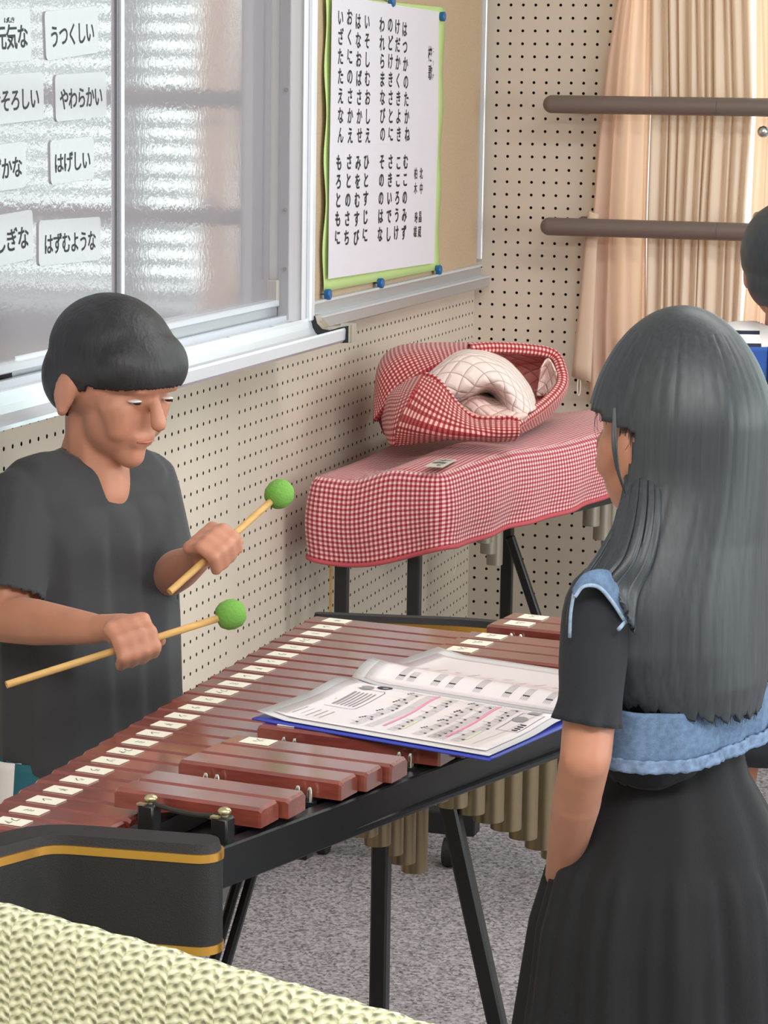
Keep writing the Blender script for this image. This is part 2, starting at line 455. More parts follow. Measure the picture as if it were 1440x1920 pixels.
# ================================================================== THE SETTING
PITCH = .031
def perforated(name, fn, us, vs, normal_sign, extra=None, r=.0037, parent=None):
    """a board with real drilled holes; fn(u,v,depth) gives the point"""
    mb = MB(); n = 10
    def mids(a, lo, hi): return [lo]+[(a[i]+a[i+1])/2 for i in range(len(a)-1)]+[hi]
    U = mids(us, us[0]-PITCH/2, us[-1]+PITCH/2); Vv = mids(vs, vs[0]-PITCH/2, vs[-1]+PITCH/2)
    for i, u in enumerate(us):
        for j, v in enumerate(vs):
            if extra and extra(u, v): 
                mb.add([fn(U[i], Vv[j], 0), fn(U[i+1], Vv[j], 0), fn(U[i+1], Vv[j+1], 0), fn(U[i], Vv[j+1], 0)], [(0, 1, 2, 3)]); continue
            ring = [(u+r*math.cos(2*math.pi*(k+.5)/n), v+r*math.sin(2*math.pi*(k+.5)/n)) for k in range(n)]
            c = [(U[i+1], Vv[j+1]), (U[i], Vv[j+1]), (U[i], Vv[j]), (U[i+1], Vv[j])]
            P = [fn(a, b, 0) for a, b in c]+[fn(a, b, 0) for a, b in ring]+[fn(a, b, .009) for a, b in ring]
            F = []
            # each quarter of the square to its share of the ring
            own = [[k for k in range(n) if (int(((k+.5)*360/n)//90)) == q] for q in range(4)]
            for q in range(4):
                ks = own[q]
                for a in range(len(ks)-1): F.append((q, 4+ks[a+1], 4+ks[a]))
                nq = (q+1) % 4
                F.append((q, nq, 4+own[nq][0], 4+ks[-1]))
            mb.add(P, F, 0)
            mb.add(P[4:], [(k, (k+1) % n, n+(k+1) % n, n+k) for k in range(n)], 1)
    # near-black sheet behind the board, coloured as the shade in the holes
    mb.add([fn(U[0], Vv[0], .009), fn(U[-1], Vv[0], .009), fn(U[-1], Vv[-1], .009), fn(U[0], Vv[-1], .009)], [(0, 1, 2, 3)], 1)
    return mb

# left wall: drilled board below the whiteboard, plain above and in front of it
ys = []; y = 6.18-.0155
while y > 4.43: ys.append(y); y -= PITCH
y = 4.43-.02-.0155
while y > 2.75: ys.append(y); y -= PITCH
ys = sorted(ys)
zs = [1.145-PITCH*k*.957 for k in range(33)][::-1]
mb = perforated('wall_left', lambda u, v, d: Vector((WX-d, u, v)), ys, zs, 1)
y0, y1 = ys[0]-PITCH/2, WY
ztop, zbot = zs[-1]+PITCH/2, zs[0]-PITCH/2
for (a, b, c, d) in ((-1.6, y0, 0, CEIL), (y0, y1, ztop, CEIL), (y0, y1, 0, zbot)):
    mb.box((WX-.02, (a+b)/2, (c+d)/2), (.04, b-a, d-c))
mb.box((WX-.05, 2.29, CEIL/2), (.04, 7.8, CEIL), 0)
mb.build('wall_left', [M_WALL, M_HOLE], kind='structure')

# back wall: drilled strip beside the window and drilled board under the sill
WIN0, WIN1, SILL, HEAD = -1.262, 2.95, 1.0, 2.55
xs = [WX+.0155+PITCH*k for k in range(11)]
zb = []; z = 1.628
def rows_down(z):
    out = []; k = 0
    while z > FZ+.08:
        out.append(z); k += 1; z -= PITCH if k % 10 else PITCH*.78
    return out
zb = rows_down(1.628)
zu = []; z = 1.628+PITCH*.8; k = 0
while z < 2.85:
    zu.append(z); k += 1; z += PITCH if k % 10 else PITCH*.78
zb = sorted(zb+zu)
mb = perforated('wall_back', lambda u, v, d: Vector((u, WY+d, v)), xs, zb, 1)
xs2 = [xs[-1]+PITCH*(k+1) for k in range(24)]
zl = [q for q in zb if q < SILL-.03]
m2 = perforated('wall_back', lambda u, v, d: Vector((u, WY+d, v)), xs2, zl, 1)
mb.add(m2.v, m2.f, 0); mb.m[-len(m2.m):] = m2.m
x1 = xs[-1]+PITCH/2; x2 = xs2[-1]+PITCH/2
zt2 = zl[-1]+PITCH/2
for (a, b, c, d) in ((x1, WIN0, SILL, CEIL), (x1, x2, zt2, SILL), (x2, 3.4, 0, SILL), (WIN0, 3.4, HEAD, CEIL), (WIN1, 3.4, SILL, HEAD), (WX, x2, 0, zl[0]-PITCH/2), (WX, x1, zb[-1]+PITCH/2, CEIL)):
    if b > a and d > c: mb.box(((a+b)/2, WY+.06, (c+d)/2), (b-a, .12, d-c))
mb.build('wall_back', [M_WALL, M_HOLE], kind='structure')

MB().box((.8, 2.3, FZ-.05), (5.2, 8.0, .1)).build('floor', carpet_mat(), kind='structure')
MB().box((.8, 2.3, CEIL+.05), (5.2, 8.0, .1)).build('ceiling', M_CEIL, kind='structure')
MB().box((.8, -1.65, CEIL/2), (5.2, .1, CEIL)).build('wall_front', M_PLAIN, kind='structure')
mb = MB()
mb.box((3.45, 2.3, .475), (.1, 8, .95)); mb.box((3.45, 2.3, 2.725), (.1, 8, .35))
mb.box((3.45, -.35, 1.75), (.1, 2.7, 1.6)); mb.box((3.45, 5.85, 1.75), (.1, .9, 1.6))
mb.build('wall_right', M_PLAIN, kind='structure')
MB().box((WX+.003, 2.3, FZ+.03), (.006, 7.7, .06)).build('baseboard_left', mat('vinyl_base', srgb(104, 98, 102), .6), kind='structure')
MB().box((.9, WY-.003, FZ+.03), (4.98, .006, .06)).build('baseboard_back', MATS['vinyl_base'], kind='structure')
# back window: aluminium frame with mullions, glass panes
M_FRAME = mat('window_frame_metal', srgb(148, 150, 156), .4, .5)
win = bpy.data.objects.new('window_1', None); COL.objects.link(win); win['kind'] = 'structure'; win.location = ((WIN0+WIN1)/2, WY, SILL)
mb = MB()
for x in (WIN0+.02, -.60, .42, 1.44, WIN1-.02): mb.box((x, WY+.05, (SILL+HEAD)/2), (.05, .09, HEAD-SILL), bev=.004)
for z in (SILL+.02, HEAD-.02): mb.box(((WIN0+WIN1)/2, WY+.05, z), (WIN1-WIN0-.052, .086, .04))
mb.build('window_frame', M_FRAME, win)
mb = MB(); mb.box(((WIN0+WIN1)/2, WY+.07, (SILL+HEAD)/2), (WIN1-WIN0-.06, .004, HEAD-SILL-.08)); mb.build('window_pane', M_GLASS, win)
mb = MB(); mb.box(((WIN0+WIN1)/2, WY-.005, SILL-.012), (WIN1-WIN0, .05, .024), bev=.004); mb.build('window_sill', M_FRAME, win)
win2 = bpy.data.objects.new('window_2', None); COL.objects.link(win2); win2['kind'] = 'structure'; win2.location = (3.45, 3.2, .95)
mb = MB()
for y in (1.02, 2.5, 3.95, 5.38): mb.box((3.45, y, 1.75), (.08, .05, 1.6))
for z in (.97, 2.53): mb.box((3.45, 3.2, z), (.078, 4.4, .04))
mb.build('window_frame', M_FRAME, win2)

# ================================================================== WHITEBOARD
XB, XBL, XF = WX+.030, WX+.050, WX+.095     # right panel, left (front) panel, frame front
wb = thing('whiteboard', 'glossy white sliding whiteboard in an aluminium frame along the left wall', 'whiteboard', (WX, 3.4, 1.2))
BZ0, BZ1 = 1.222, 2.35
mb = MB(); mb.box((XB-.008, 3.9, (BZ0+BZ1)/2), (.016, 1.27, BZ1-BZ0)); mb.build('board_panel', M_BOARD, wb)
mb = MB(); mb.box((XBL-.006, 2.93, (BZ0+BZ1)/2-.002), (.012, 1.625, BZ1-BZ0+.02)); mb.build('board_panel', M_BOARD, wb)
mb = MB()
mb.box((XBL-.002, 3.742, (BZ0+BZ1)/2), (.014, .006, BZ1-BZ0), bev=.001)
mb.box((XBL+.001, 3.752, (BZ0+BZ1)/2), (.018, .010, BZ1-BZ0), 1, bev=.002)
mb.box((XBL-.004, 3.765, (BZ0+BZ1)/2), (.012, .014, BZ1-BZ0))
mb.build('panel_edge', [mat('seam_grey', srgb(126, 126, 132), .5, .3), M_ALUW], wb)
mb = MB()
mb.box((XB+.006, 3.95, BZ0+.004), (.030, 1.17, .012), 1, bev=.002)     # bottom edge of the right panel
mb.box((XB+.004, 3.95, BZ0-.012), (.024, 1.17, .024), 0)
mb.box((XBL+.004, 2.93, BZ0-.004), (.014, 1.625, .014), 1, bev=.002)
mb.build('panel_bottom_rail', [M_ALU, M_ALUW], wb)
# end post of the frame: deep box with a narrow bright front
mb = MB()
mb.box(((WX+XF)/2-.002, 4.566, 1.79), (XF-WX-.004, .042, 1.20), 0, bev=.002)
mb.box((XF+.0005, 4.583, 1.79), (.012, .024, 1.20), 1, bev=.003)
mb.box((XB+.026, 4.5435, 1.79), (.020, .008, 1.19), 2)
mb.box((XB+.060, 4.5443, 1.79), (.002, .003, 1.19), 2)
mb.build('end_post', [M_ALUD, M_ALUW, mat('post_seam', srgb(168, 168, 172), .5, .1)], wb)
for z in (1.62, 1.40, 1.29): MB().tube([(XB+.030, 4.541, z), (XB+.030, 4.537, z)], .0035, 8).build('screw', M_STEEL, wb)
mb = MB(); mb.box((XB+.008, 4.532, BZ0+.022), (.024, .014, .05), bev=.002); mb.build('corner_block', mat('grey_plastic', srgb(178, 172, 168), .6), wb)
# bottom sill of the frame: two sliding tracks and a concave front, extruded along the wall
def profile(mb, pts, ya, yb, mi=0):
    mb.prism([(WX+a, ya, b) for a, b in pts], (0, yb-ya, 0), mi)
mb = MB()
profile(mb, [(0, 1.196), (.055, 1.196), (.055, 1.203), (.064, 1.203), (.064, 1.190), (.088, 1.188), (.094, 1.196),
             (.097, 1.190), (.100, 1.178), (.106, 1.168), (.116, 1.160), (.126, 1.157), (.128, 1.152), (.0, 1.152)], 1.6, 4.587, 0)
mb.box((WX+.045, 3.07, 1.192), (.016, 2.93, .01), 1)
mb.box((WX+.075, 3.07, 1.1895), (.014, 2.93, .003), 1)
mb.build('bottom_track', [M_ALUW, M_ALUD], wb)
for yy in (4.42, 4.19, 3.9, 3.5): MB().tube([(WX+.076, yy, 1.1905), (WX+.076, yy, 1.1925)], .004, 8).build('track_screw', M_STEEL, wb)
# pen tray clipped to the front
tr = MB()
profile(tr, [(.122, 1.158), (.134, 1.158), (.150, 1.161), (.156, 1.178), (.163, 1.180), (.165, 1.176), (.164, 1.158), (.158, 1.152), (.122, 1.150)], 3.45, 4.60, 0)
tr.build('pen_tray', M_ALUW, wb)
# cast end cap that closes the tray
mb = MB()
cap = [(.094, 1.200), (.104, 1.200), (.108, 1.186), (.118, 1.176), (.134, 1.174), (.152, 1.180), (.170, 1.184), (.170, 1.152), (.12, 1.148), (.10, 1.160)]
mb.prism([(WX+a, 4.5895, b) for a, b in cap], (0, .034, 0), 0)
mb.prism([(WX+.150, 4.604, 1.1855), (WX+.1715, 4.604, 1.1855), (WX+.1715, 4.604, 1.1505), (WX+.150, 4.604, 1.1505)], (0, .030, 0), 0)
mb.prism([(WX+.098, 4.604, 1.198), (WX+.106, 4.604, 1.190), (WX+.118, 4.604, 1.178), (WX+.150, 4.604, 1.181), (WX+.150, 4.604, 1.168), (WX+.098, 4.604, 1.166)], (0, .03, 0), 0)
mb.build('tray_end_cap', mat('cast_end_cap', srgb(186, 182, 170), .35, .7), wb, 40)
mb = MB(); mb.prism([(WX+a, 4.588, b) for a, b in cap], (0, .0014, 0)); mb.build('cap_gasket', M_RUBBER, wb)

# ---- word cards stuck on the board
EY, EZ = Vector((0, 1, 0)), Vector((0, 0, 1))
def rrect(c, ex, ey, wd, ht, r, n=5):
    c = Vector(c); ex = Vector(ex); ey = Vector(ey); out = []
    for q, (sx, sy) in enumerate(((1, 1), (-1, 1), (-1, -1), (1, -1))):
        for k in range(n+1):
            a = math.pi/2*q+math.pi/2*k/n
            out.append(c+ex*(sx*(wd/2-r)+r*math.cos(a))+ey*(sy*(ht/2-r)+r*math.sin(a)))
    return out
def word_card(word, label, y0, y1, ztop_l, ztop_r, h, x=XBL, ruby=None):
    c = Vector((x, (y0+y1)/2, (ztop_l+ztop_r)/2-h/2)); tilt = math.atan2(ztop_r-ztop_l, y1-y0)
    ex = Vector((0, math.cos(tilt), math.sin(tilt))); ey = Vector((0, -math.sin(tilt), math.cos(tilt)))
    t = thing('word_card', label, 'card', c, 'laminated word cards on the whiteboard')
    mb = MB(); mb.prism(rrect(c, ex, ey, y1-y0, h, .008), (.0022, 0, 0)); mb.build('card_sheet', M_CARD, t)
    mb = MB(); n = len(word); step = (y1-y0)*.84/n; sz = min(h*.56, step*1.04)
    for i, ch in enumerate(word):
        put_char(mb, ch, c+Vector((.0026, 0, 0))+ex*((i-(n-1)/2)*step)-ey*(h*.03), ex, ey, h*.50, .016, 0, step*1.05/(h*.50))
    if ruby:
        for ch, fx in ruby: put_char(mb, ch, c+Vector((.0026, 0, 0))+ex*fx*(y1-y0)+ey*h*.29, ex, ey, h*.12, .01, 0, 2.2)
    mb.build('lettering', M_INK, t)
word_card('元気な', 'white laminated card reading 元気な at the top left of the board', 3.294, 3.424, 1.718, 1.725, .073, ruby=(('げ', -.12), ('ん', -.07), ('き', .03)))
word_card('うつくしい', 'white laminated card reading うつくしい near the top of the board', 3.474, 3.670, 1.722, 1.738, .070)
word_card('おそろしい', 'white laminated card reading おそろしい at the left of the second row', 3.272, 3.467, 1.627, 1.636, .068)
word_card('やわらかい', 'white laminated card reading やわらかい right of おそろしい', 3.509, 3.701, 1.632, 1.640, .068)
word_card('しずかな', 'white laminated card reading しずかな at the left of the third row', 3.239, 3.404, 1.530, 1.537, .065)
word_card('はげしい', 'white laminated card reading はげしい in the third row', 3.490, 3.652, 1.537, 1.542, .064)
word_card('ふしぎな', 'white laminated card reading ふしぎな at the left of the lowest row', 3.242, 3.427, 1.432, 1.439, .071)
word_card('はずむような', 'white laminated card reading はずむような, lowest on the board', 3.447, 3.677, 1.422, 1.419, .066)

# ================================================================== CORK BOARD, SONG POSTER, PINS
cb = thing('cork_board', 'tan cork notice board with aluminium edge beside the whiteboard', 'notice board', (WX, 5.4, 1.2))
XC = WX+.014
CZ0 = 1.197
mb = MB(); mb.box((XC-.006, 5.365, 1.785), (.012, 1.55, 1.19)); mb.build('cork_panel', M_CORK, cb)
mb = MB()
mb.box((XC+.004, 5.37, CZ0-.004), (.016, 1.545, .028), 0, bev=.002)
mb.box((XC+.008, 5.37, CZ0+.009), (.014, 1.545, .005), 1)
mb.box((XC+.016, 5.37, CZ0-.030), (.036, 1.545, .026), 0, bev=.003)
mb.box((XC+.018, 5.37, CZ0-.017), (.036, 1.545, .004), 1)
mb.build('lower_rail', [M_ALU, M_ALUW], cb)
mb = MB(); mb.box((XC+.004, 6.150, 1.80), (.016, .010, 1.16), bev=.002); mb.build('side_rail', M_ALUW, cb)

poster = thing('song_poster', 'school song sheets on green paper pinned to the cork board', 'poster', (XC, 5.4, 1.5))
XP = XC+.006
def wob_sheet(corners, amp, seed, x, ni=30, nj=20):
    """sheet on the wall plane with a gentle wavy edge; corners TL,TR,BR,BL as (y,z)"""
    rnd = random.Random(seed); ph = [rnd.random()*6 for _ in range(6)]
    P = []
    for i in range(ni+1):
        v = i/ni; row = []
        for j in range(nj+1):
            u = j/nj
            a = Vector(corners[0]).lerp(Vector(corners[1]), u); b = Vector(corners[3]).lerp(Vector(corners[2]), u)
            p = a.lerp(b, v)
            bul = amp*(math.sin(v*19+ph[0])*(1 if u in (0, 1) else .6)*abs(u-.5)*2*.6+.5*math.sin(u*9+v*5+ph[2]))
            row.append(Vector((x+max(0, amp*.9+bul), p.x+(.004*math.sin(v*22+ph[1]) if u in (0, 1) else 0), p.y)))
        P.append(row)
    return P
def yz(px, py, x): p = at(px, py, x=x); return (p.y, p.z)
gc = [yz(610, -8, XP), yz(831, 14, XP), yz(822, 505, XP), yz(603, 547, XP)]
mb = MB(); mb.grid(wob_sheet(gc, .0025, 1, XP)); o = mb.build('green_backing', M_GREENP, poster, 179); solidify(o, .0006, -1)
XS = XP+.0105
def flat_sheet(name, q, x):
    mb = MB(); mb.prism([(x, a, b) for a, b in q], (.0008, 0, 0)); return mb.build(name, M_PAPER, poster)
s1 = [yz(622, -10, XS), yz(822, 22, XS), yz(820, 272, XS), yz(618, 270, XS)]
s2 = [yz(618, 268, XS), yz(820, 271, XS), yz(813, 493, XS), yz(615, 523, XS)]
flat_sheet('song_sheet', s1, XS+.0004); flat_sheet('song_sheet', s2, XS)
def column(text, pxt, pyt, pxb, pyb, sz, bold=.014, wide=1.0):
    n = len(text); mb = MB()
    for i, ch in enumerate(text):
        t = i/max(1, n-1)
        p = at(pxt+(pxb-pxt)*t, pyt+(pyb-pyt)*t, x=XS+.0016)
        put_char(mb, ch, p, EY, EZ, sz, bold, 0, wide)
    mb.build('lyric_column', M_INK, poster)
K = lambda x: 480+x/3.2
V_ = lambda y: y/3.2
for (txt, xt, yt, xb, yb) in (('いざたたえなん', 508, 103, 508, 810), ('おくにのさかえ', 562, 103, 566, 812), ('はなおばさかせ', 613, 127, 622, 812), ('いそしむおしえ', 667, 130, 671, 812),
        ('われらまなびの', 757, 148, 760, 803), ('のどけきさとに', 806, 148, 809, 805), ('けだかくきよき', 849, 160, 857, 805), ('はつかのたかね', 892, 175, 908, 805)):
    column(txt, K(xt), V_(yt), K(xb), V_(yb), .0355, .026, 1.12)
for (txt, xt, yt, xb, yb) in (('もろともに', 499, 975, 490, 1425), ('さとのさち', 560, 970, 545, 1425), ('みをむすび', 614, 975, 602, 1425), ('ひとすじに', 663, 970, 655, 1410),
        ('そののはな', 757, 970, 745, 1405), ('さきいでし', 808, 970, 795, 1405), ('こころうけ', 856, 975, 842, 1395), ('むこのみず', 899, 970, 888, 1395)):
    column(txt, K(xt), V_(yt), K(xb), V_(yb), .0345, .026, 1.12)
column('校歌', K(1045), V_(322), K(1046), V_(435), .036, .012, .95)
column('こうか', K(1064), V_(300), K(1063), V_(455), .012, .008, 1.0)
column('北中', K(992), V_(1040), K(992), V_(1130), .027, .01, 1.0)
column('晶蔵', K(986), V_(1300), K(982), V_(1390), .027, .01, 1.0)
column('柏木', K(960), V_(1040), K(958), V_(1130), .027, .01, 1.0)
column('寿雄', K(961), V_(1305), K(956), V_(1390), .027, .01, 1.0)
for (px, py, lb) in ((735, 3, 'blue push pin at the top edge of the song poster'), (830, 31, 'blue push pin at the upper right corner of the song poster'),
                     (823, 506, 'blue push pin at the lower right corner of the song poster'), (714, 531, 'blue push pin in the middle of the poster bottom edge'),
                     (615, 552, 'blue push pin at the lower left corner of the song poster')):
    p = at(px, py, x=XP+.010)
    t = tag(MB().tube([(XC+.001, p.y, p.z), (XP+.0035, p.y, p.z), (XP+.0045, p.y, p.z), (XP+.014, p.y, p.z), (XP+.016, p.y, p.z)], [.0015, .0015, .0105, .0112, .0095], 16).build('push_pin', M_BLUE, None, 40), lb, 'pin', 'blue push pins on the poster')

# ================================================================== CURTAINS, WALL RAILS, HOOKS
def curtain_surface(edge_l, edge_r, folds, zt, zb, ybase, ni=70, nj=150, seed=0):
    """edge_l/edge_r: functions z->x; folds: list of (u, width, depth)"""
    P = []; rnd = random.Random(seed); ph = [rnd.random()*6.28 for _ in range(len(folds))]
    for i in range(ni+1):
        z = zt+(zb-zt)*i/ni; row = []
        for j in range(nj+1):
            u = j/nj
            d = 0
            for (fu, fw, fd), q in zip(folds, ph):
                s = fu+.006*math.sin(z*2.4+q)
                d += fd*math.exp(-((u-s)/fw)**2)*(1+.18*math.sin(z*5+q))
            xx = edge_l(z)+(edge_r(z)-edge_l(z))*u
            row.append(Vector((xx+.002*math.sin(z*7+u*20), ybase-d, z)))
        P.append(row)
    return P
def lin(pairs):
    pairs = sorted(pairs)
    def f(z):
        if z <= pairs[0][0]: return pairs[0][1]
        for (a, xa), (b, xb) in zip(pairs, pairs[1:]):
            if z <= b: return xa+(xb-xa)*(z-a)/(b-a)
        return pairs[-1][1]
    return f
YC = WY-.03
cl = [(p.z, p.x) for p in (at(1160, 0, y=YC), at(1142, 110, y=YC), at(1126, 260, y=YC), at(1112, 420, y=YC), at(1106, 600, y=YC), at(1108, 745, y=YC))]
cm = [(p.z, p.x) for p in (at(1222, 0, y=YC), at(1222, 200, y=YC), at(1215, 430, y=YC), at(1212, 600, y=YC))]
cr = [(p.z, p.x) for p in (at(1408, 0, y=YC), at(1412, 200, y=YC), at(1398, 400, y=YC), at(1388, 600, y=YC))]
curtain = thing('curtain', 'peach curtain gathered in tight pleats at the left of the back window', 'curtain', (-1.1, YC, .9))
mb = MB(); mb.grid(curtain_surface(lin(cl), lin(cm), [(.05, .06, .010), (.30, .05, .014), (.52, .05, .004), (.62, .10, .020), (.95, .06, .02)], 2.5, .885, YC-.004, 60, 60, 1))
mb.build('thin_edge', M_CURTB, curtain, 179)
rn = random.Random(7)
cuts = [0]
for wd in (1.3, .9, 1.1, .75, 1.2, .85, 1.0, 1.35, .8, 1.15, .9): cuts.append(cuts[-1]+wd)
cuts = [c/cuts[-1] for c in cuts]
dep = [rn.uniform(.022, .034) for _ in cuts]; phs = [rn.random()*6.28 for _ in cuts]
P = []; fl_, fr_ = lin(cm), lin(cr)
for i in range(71):
    z = 2.5+(.885-2.5)*i/70; row = []
    cz = [c+(.010*math.sin(z*2.1+q) if 0 < k < len(cuts)-1 else 0) for k, (c, q) in enumerate(zip(cuts, phs))]
    for j in range(281):
        u = j/280; k = max(q for q in range(len(cz)-1) if cz[q] <= u+1e-9)
        v = (u-cz[k])/(cz[k+1]-cz[k]); dd = dep[k]*math.sin(math.pi*min(1, max(0, v)))**.62*(1+.15*math.sin(z*3+phs[k]))
        row.append(Vector((fl_(z)+(fr_(z)-fl_(z))*u+.006*math.sin(math.pi*v)*math.sin(z*1.7+phs[k]), YC-.003-dd, z)))
    P.append(row)
mb = MB(); mb.grid(P)
o = mb.build('pleated_cloth', translucent('curtain_cloth', srgb(222, 204, 184), .08, srgb(236, 190, 150)), curtain, 179)
# tie strap hanging at its left side
mb = MB()
P = []
for i in range(13):
    t = i/12; a = at(1103+(1072-1103)*t, 395+(706-395)*t, y=YC-.05); b = at(1122+(1108-1122)*t, 402+(716-402)*t, y=YC-.05)
    P.append([a.lerp(b, j/4)+Vector((0, -.004*math.sin(j/4*3.14), 0)) for j in range(5)])
mb.grid(P); o = mb.build('tie_strap', mat('curtain_strap', srgb(214, 188, 164), .9, bump=(300, .2)), curtain, 179); solidify(o, .003)
mb = MB(); a = at(1086, 708, y=YC-.05)
mb.tube([a+Vector((.004*math.sin(t*6.28), 0, -.022+.022*math.cos(t*6.28))) for t in [k/16 for k in range(17)]], .0012, 6); mb.build('strap_loop', M_CREAM, curtain)
curt2 = thing('curtain', 'thin peach curtain bunched right of the tightly pleated one', 'curtain', (-.9, YC, .9))
c2l = [(p.z, p.x) for p in (at(1418, 0, y=YC), at(1420, 200, y=YC), at(1408, 420, y=YC), at(1392, 600, y=YC))]
mb = MB(); mb.grid(curtain_surface(lin(c2l), lin([(z, x+.10) for z, x in c2l]), [(.1, .08, .012), (.35, .06, .016), (.6, .07, .014), (.9, .06, .016)], 2.5, .885, YC-.002, 60, 60, 5))
mb.build('curtain_cloth', M_CURTB, curt2, 179)

YR = WY-.115
def wall_rail(px, py, label):
    a = at(px, py, y=YR); x0 = a.x+.022; r = .0215
    t = thing('wall_rail', label, 'rail', (x0, YR, a.z), 'brown rails across the window')
    mb = MB(); xj = at(1345, py+10, y=YR).x
    pts = [(x0-r*math.cos(q), r*math.sin(q)) for q in [k*math.pi/2/6 for k in range(7)]]
    mb.tube([(q[0], YR, a.z) for q in pts]+[(xj-.0006, YR, a.z)], [max(.0005, q[1]) for q in pts]+[r], 20)
    mb.tube([(xj-.0006, YR, a.z), (xj+.0006, YR, a.z)], r*.96, 20)
    mb.tube([(xj+.0006, YR, a.z), (3.3, YR, a.z)], r, 20)
    mb.build('rail_tube', M_RAIL, t, 40)
    for bx in (x0+.062, 1.0, 3.0):
        mb = MB(); mb.tube([(bx, YR+r*.9, a.z), (bx, WY-.001, a.z)], .009, 10); mb.tube([(bx, WY-.007, a.z), (bx, WY-.001, a.z)], .022, 14)
        mb.build('bracket', M_RAIL, t, 40)
wall_rail(1018, 195, 'upper brown round rail across the curtain on the back wall')
wall_rail(1013, 424, 'lower brown round rail across the curtain on the back wall')
for px, py, lb in ((1431, 247, 'round steel curtain hook knob under the upper rail'), (1422, 407, 'round steel curtain hook knob just above the lower rail')):
    p = at(px, py, y=YC-.09)
    mb = MB(); mb.sphere(p, .0145); mb.tube([p, (p.x, YC+.0, p.z)], .004, 8)
    tag(mb.build('curtain_hook', M_STEEL, None, 179), lb, 'hook', 'curtain hook knobs')
# slat blind hanging in the uncurtained part of the back window (its mirror image shows in the whiteboard)
bl = thing('slat_blind', 'pale slat blind in the back window, mirrored in the whiteboard', 'blind', (.3, WY+.0, 2.5))
mb = MB(); mb.box((1.05, WY-.012, 2.50), (3.7, .03, .03)); mb.build('head_rail', M_SLAT, bl)
mb = MB(); z = 2.46
while z > 1.05:
    mb.box((1.05, WY-.012, z), (3.7, .026, .0012), ex=(1, 0, 0), ey=(0, .62, -.78), ez=(0, .78, .62)); z -= .044
o = mb.build('slats', M_SLAT, bl)

# ================================================================== FRONT MARIMBA
E = Vector((.990, -.141, 0)); N = Vector((.141, .990, 0)); UP = Vector((0, 0, 1))
ZN, ZA = .850, .880                      # bar tops: naturals, accidentals
def bnd(k): return 2.363+.0433*k+.000135*k*k
def acc_left(y): return -1.013+.16*(y-2.447)
def acc_right(y): return -.840+.345*(y-2.423)
def nat_right(y): return -.993+.165*(y-2.437)
mar = thing('marimba', 'concert marimba with reddish wooden bars and a black frame in the foreground', 'marimba', (-.98, 2.95, 0))
NOTES = 'ファ ミ レ ド シ ラ ソ'.split()
def bar(x0, yc_left, length, width, ztop, th, label=None, lab_at=.028, arch=True):
    """one tone bar: left end centre (x0, y), running along E, arched underneath"""
    bm = bmesh.new(); n = 14
    hw = width/2; P = []
    ch = .0032
    for i in range(n+1):
        t = i/n; s = t*length
        dep = th if not arch else th-(.005*max(0, 1-((t-.5)/.2)**2))
        P.append([(s, -hw, -dep), (s, -hw, -ch), (s, -hw+ch, 0), (s, hw-ch, 0), (s, hw, -ch), (s, hw, -dep)])
    def endring(s): return [(s, -hw+.0006, -th), (s, -hw+.0006, -ch*1.7), (s, -hw+ch*1.4, -ch*.8), (s, hw-ch*1.4, -ch*.8), (s, hw-.0006, -ch*1.7), (s, hw-.0006, -th)]
    P[0] = [(ch, q[1], q[2]) for q in P[0]]; P[-1] = [(length-ch, q[1], q[2]) for q in P[-1]]
    P = [endring(0)]+P+[endring(length)]
    vs = [[bm.verts.new(q) for q in r] for r in P]
    for a, b in zip(vs, vs[1:]):
        for k in range(6): bm.faces.new((a[k], b[k], b[(k+1) % 6], a[(k+1) % 6]))
    bm.faces.new(vs[0][::-1]); bm.faces.new(vs[-1])
    bmesh.ops.recalc_face_normals(bm, faces=bm.faces[:])
    o0 = Vector((x0, yc_left, ztop))
    mb = MB(); mb.frombm(bm, lambda p: o0+E*p.x+N*p.y+UP*p.z)
    o = mb.build('tone_bar', M_WOOD, mar)
    if label:
        l = MB(); c = o0+E*(lab_at+.018)+UP*.0008
        l.box(c, (.037, width*.60, .0008), 0, E, N, UP)
        m = len(label); a, b = -N, E      # read from the player's side
        for i, chr_ in enumerate(label):
            put_char(l, chr_, c+UP*.0006+a*((i-(m-1)/2)*.011), a, b, .0145, .012, 1, .72)
        l.build('note_label', [M_CREAM, M_INKG], o)
    return o
for k in range(25):
    yc = (bnd(k)+bnd(k+1))/2; wd = (bnd(k+1)-bnd(k))*.990-.0045
    xr = nat_right(yc-.02)
    x0 = -1.150
    # cord holes show as paired dimples only; labels carry the note names
    bar(x0, yc, (xr-x0)/.990, wd, ZN, .021, NOTES[k % 7])
ACC = [k for k in range(1, 25) if k % 7 in (0, 2, 3, 5, 6)]
acc_pos = []
for n_, k in enumerate(ACC):
    yb = bnd(k)
    yl = yb+.008                   # at the left end of an accidental
    wd = .0395+.0004*k
    x0 = acc_left(yl); xr = acc_right(yl-.03)
    lb = {'レ': 'ミ♭', 'ド': 'レ♭', 'ラ': 'シ♭', 'ソ': 'ラ♭', 'ファ': 'ソ♭'}[NOTES[k % 7]]
    bar(x0, yl, (xr-x0)/.990, wd, ZA, .021, lb if n_ >= 4 else None, .022)
    acc_pos.append((x0, yl, xr, wd))
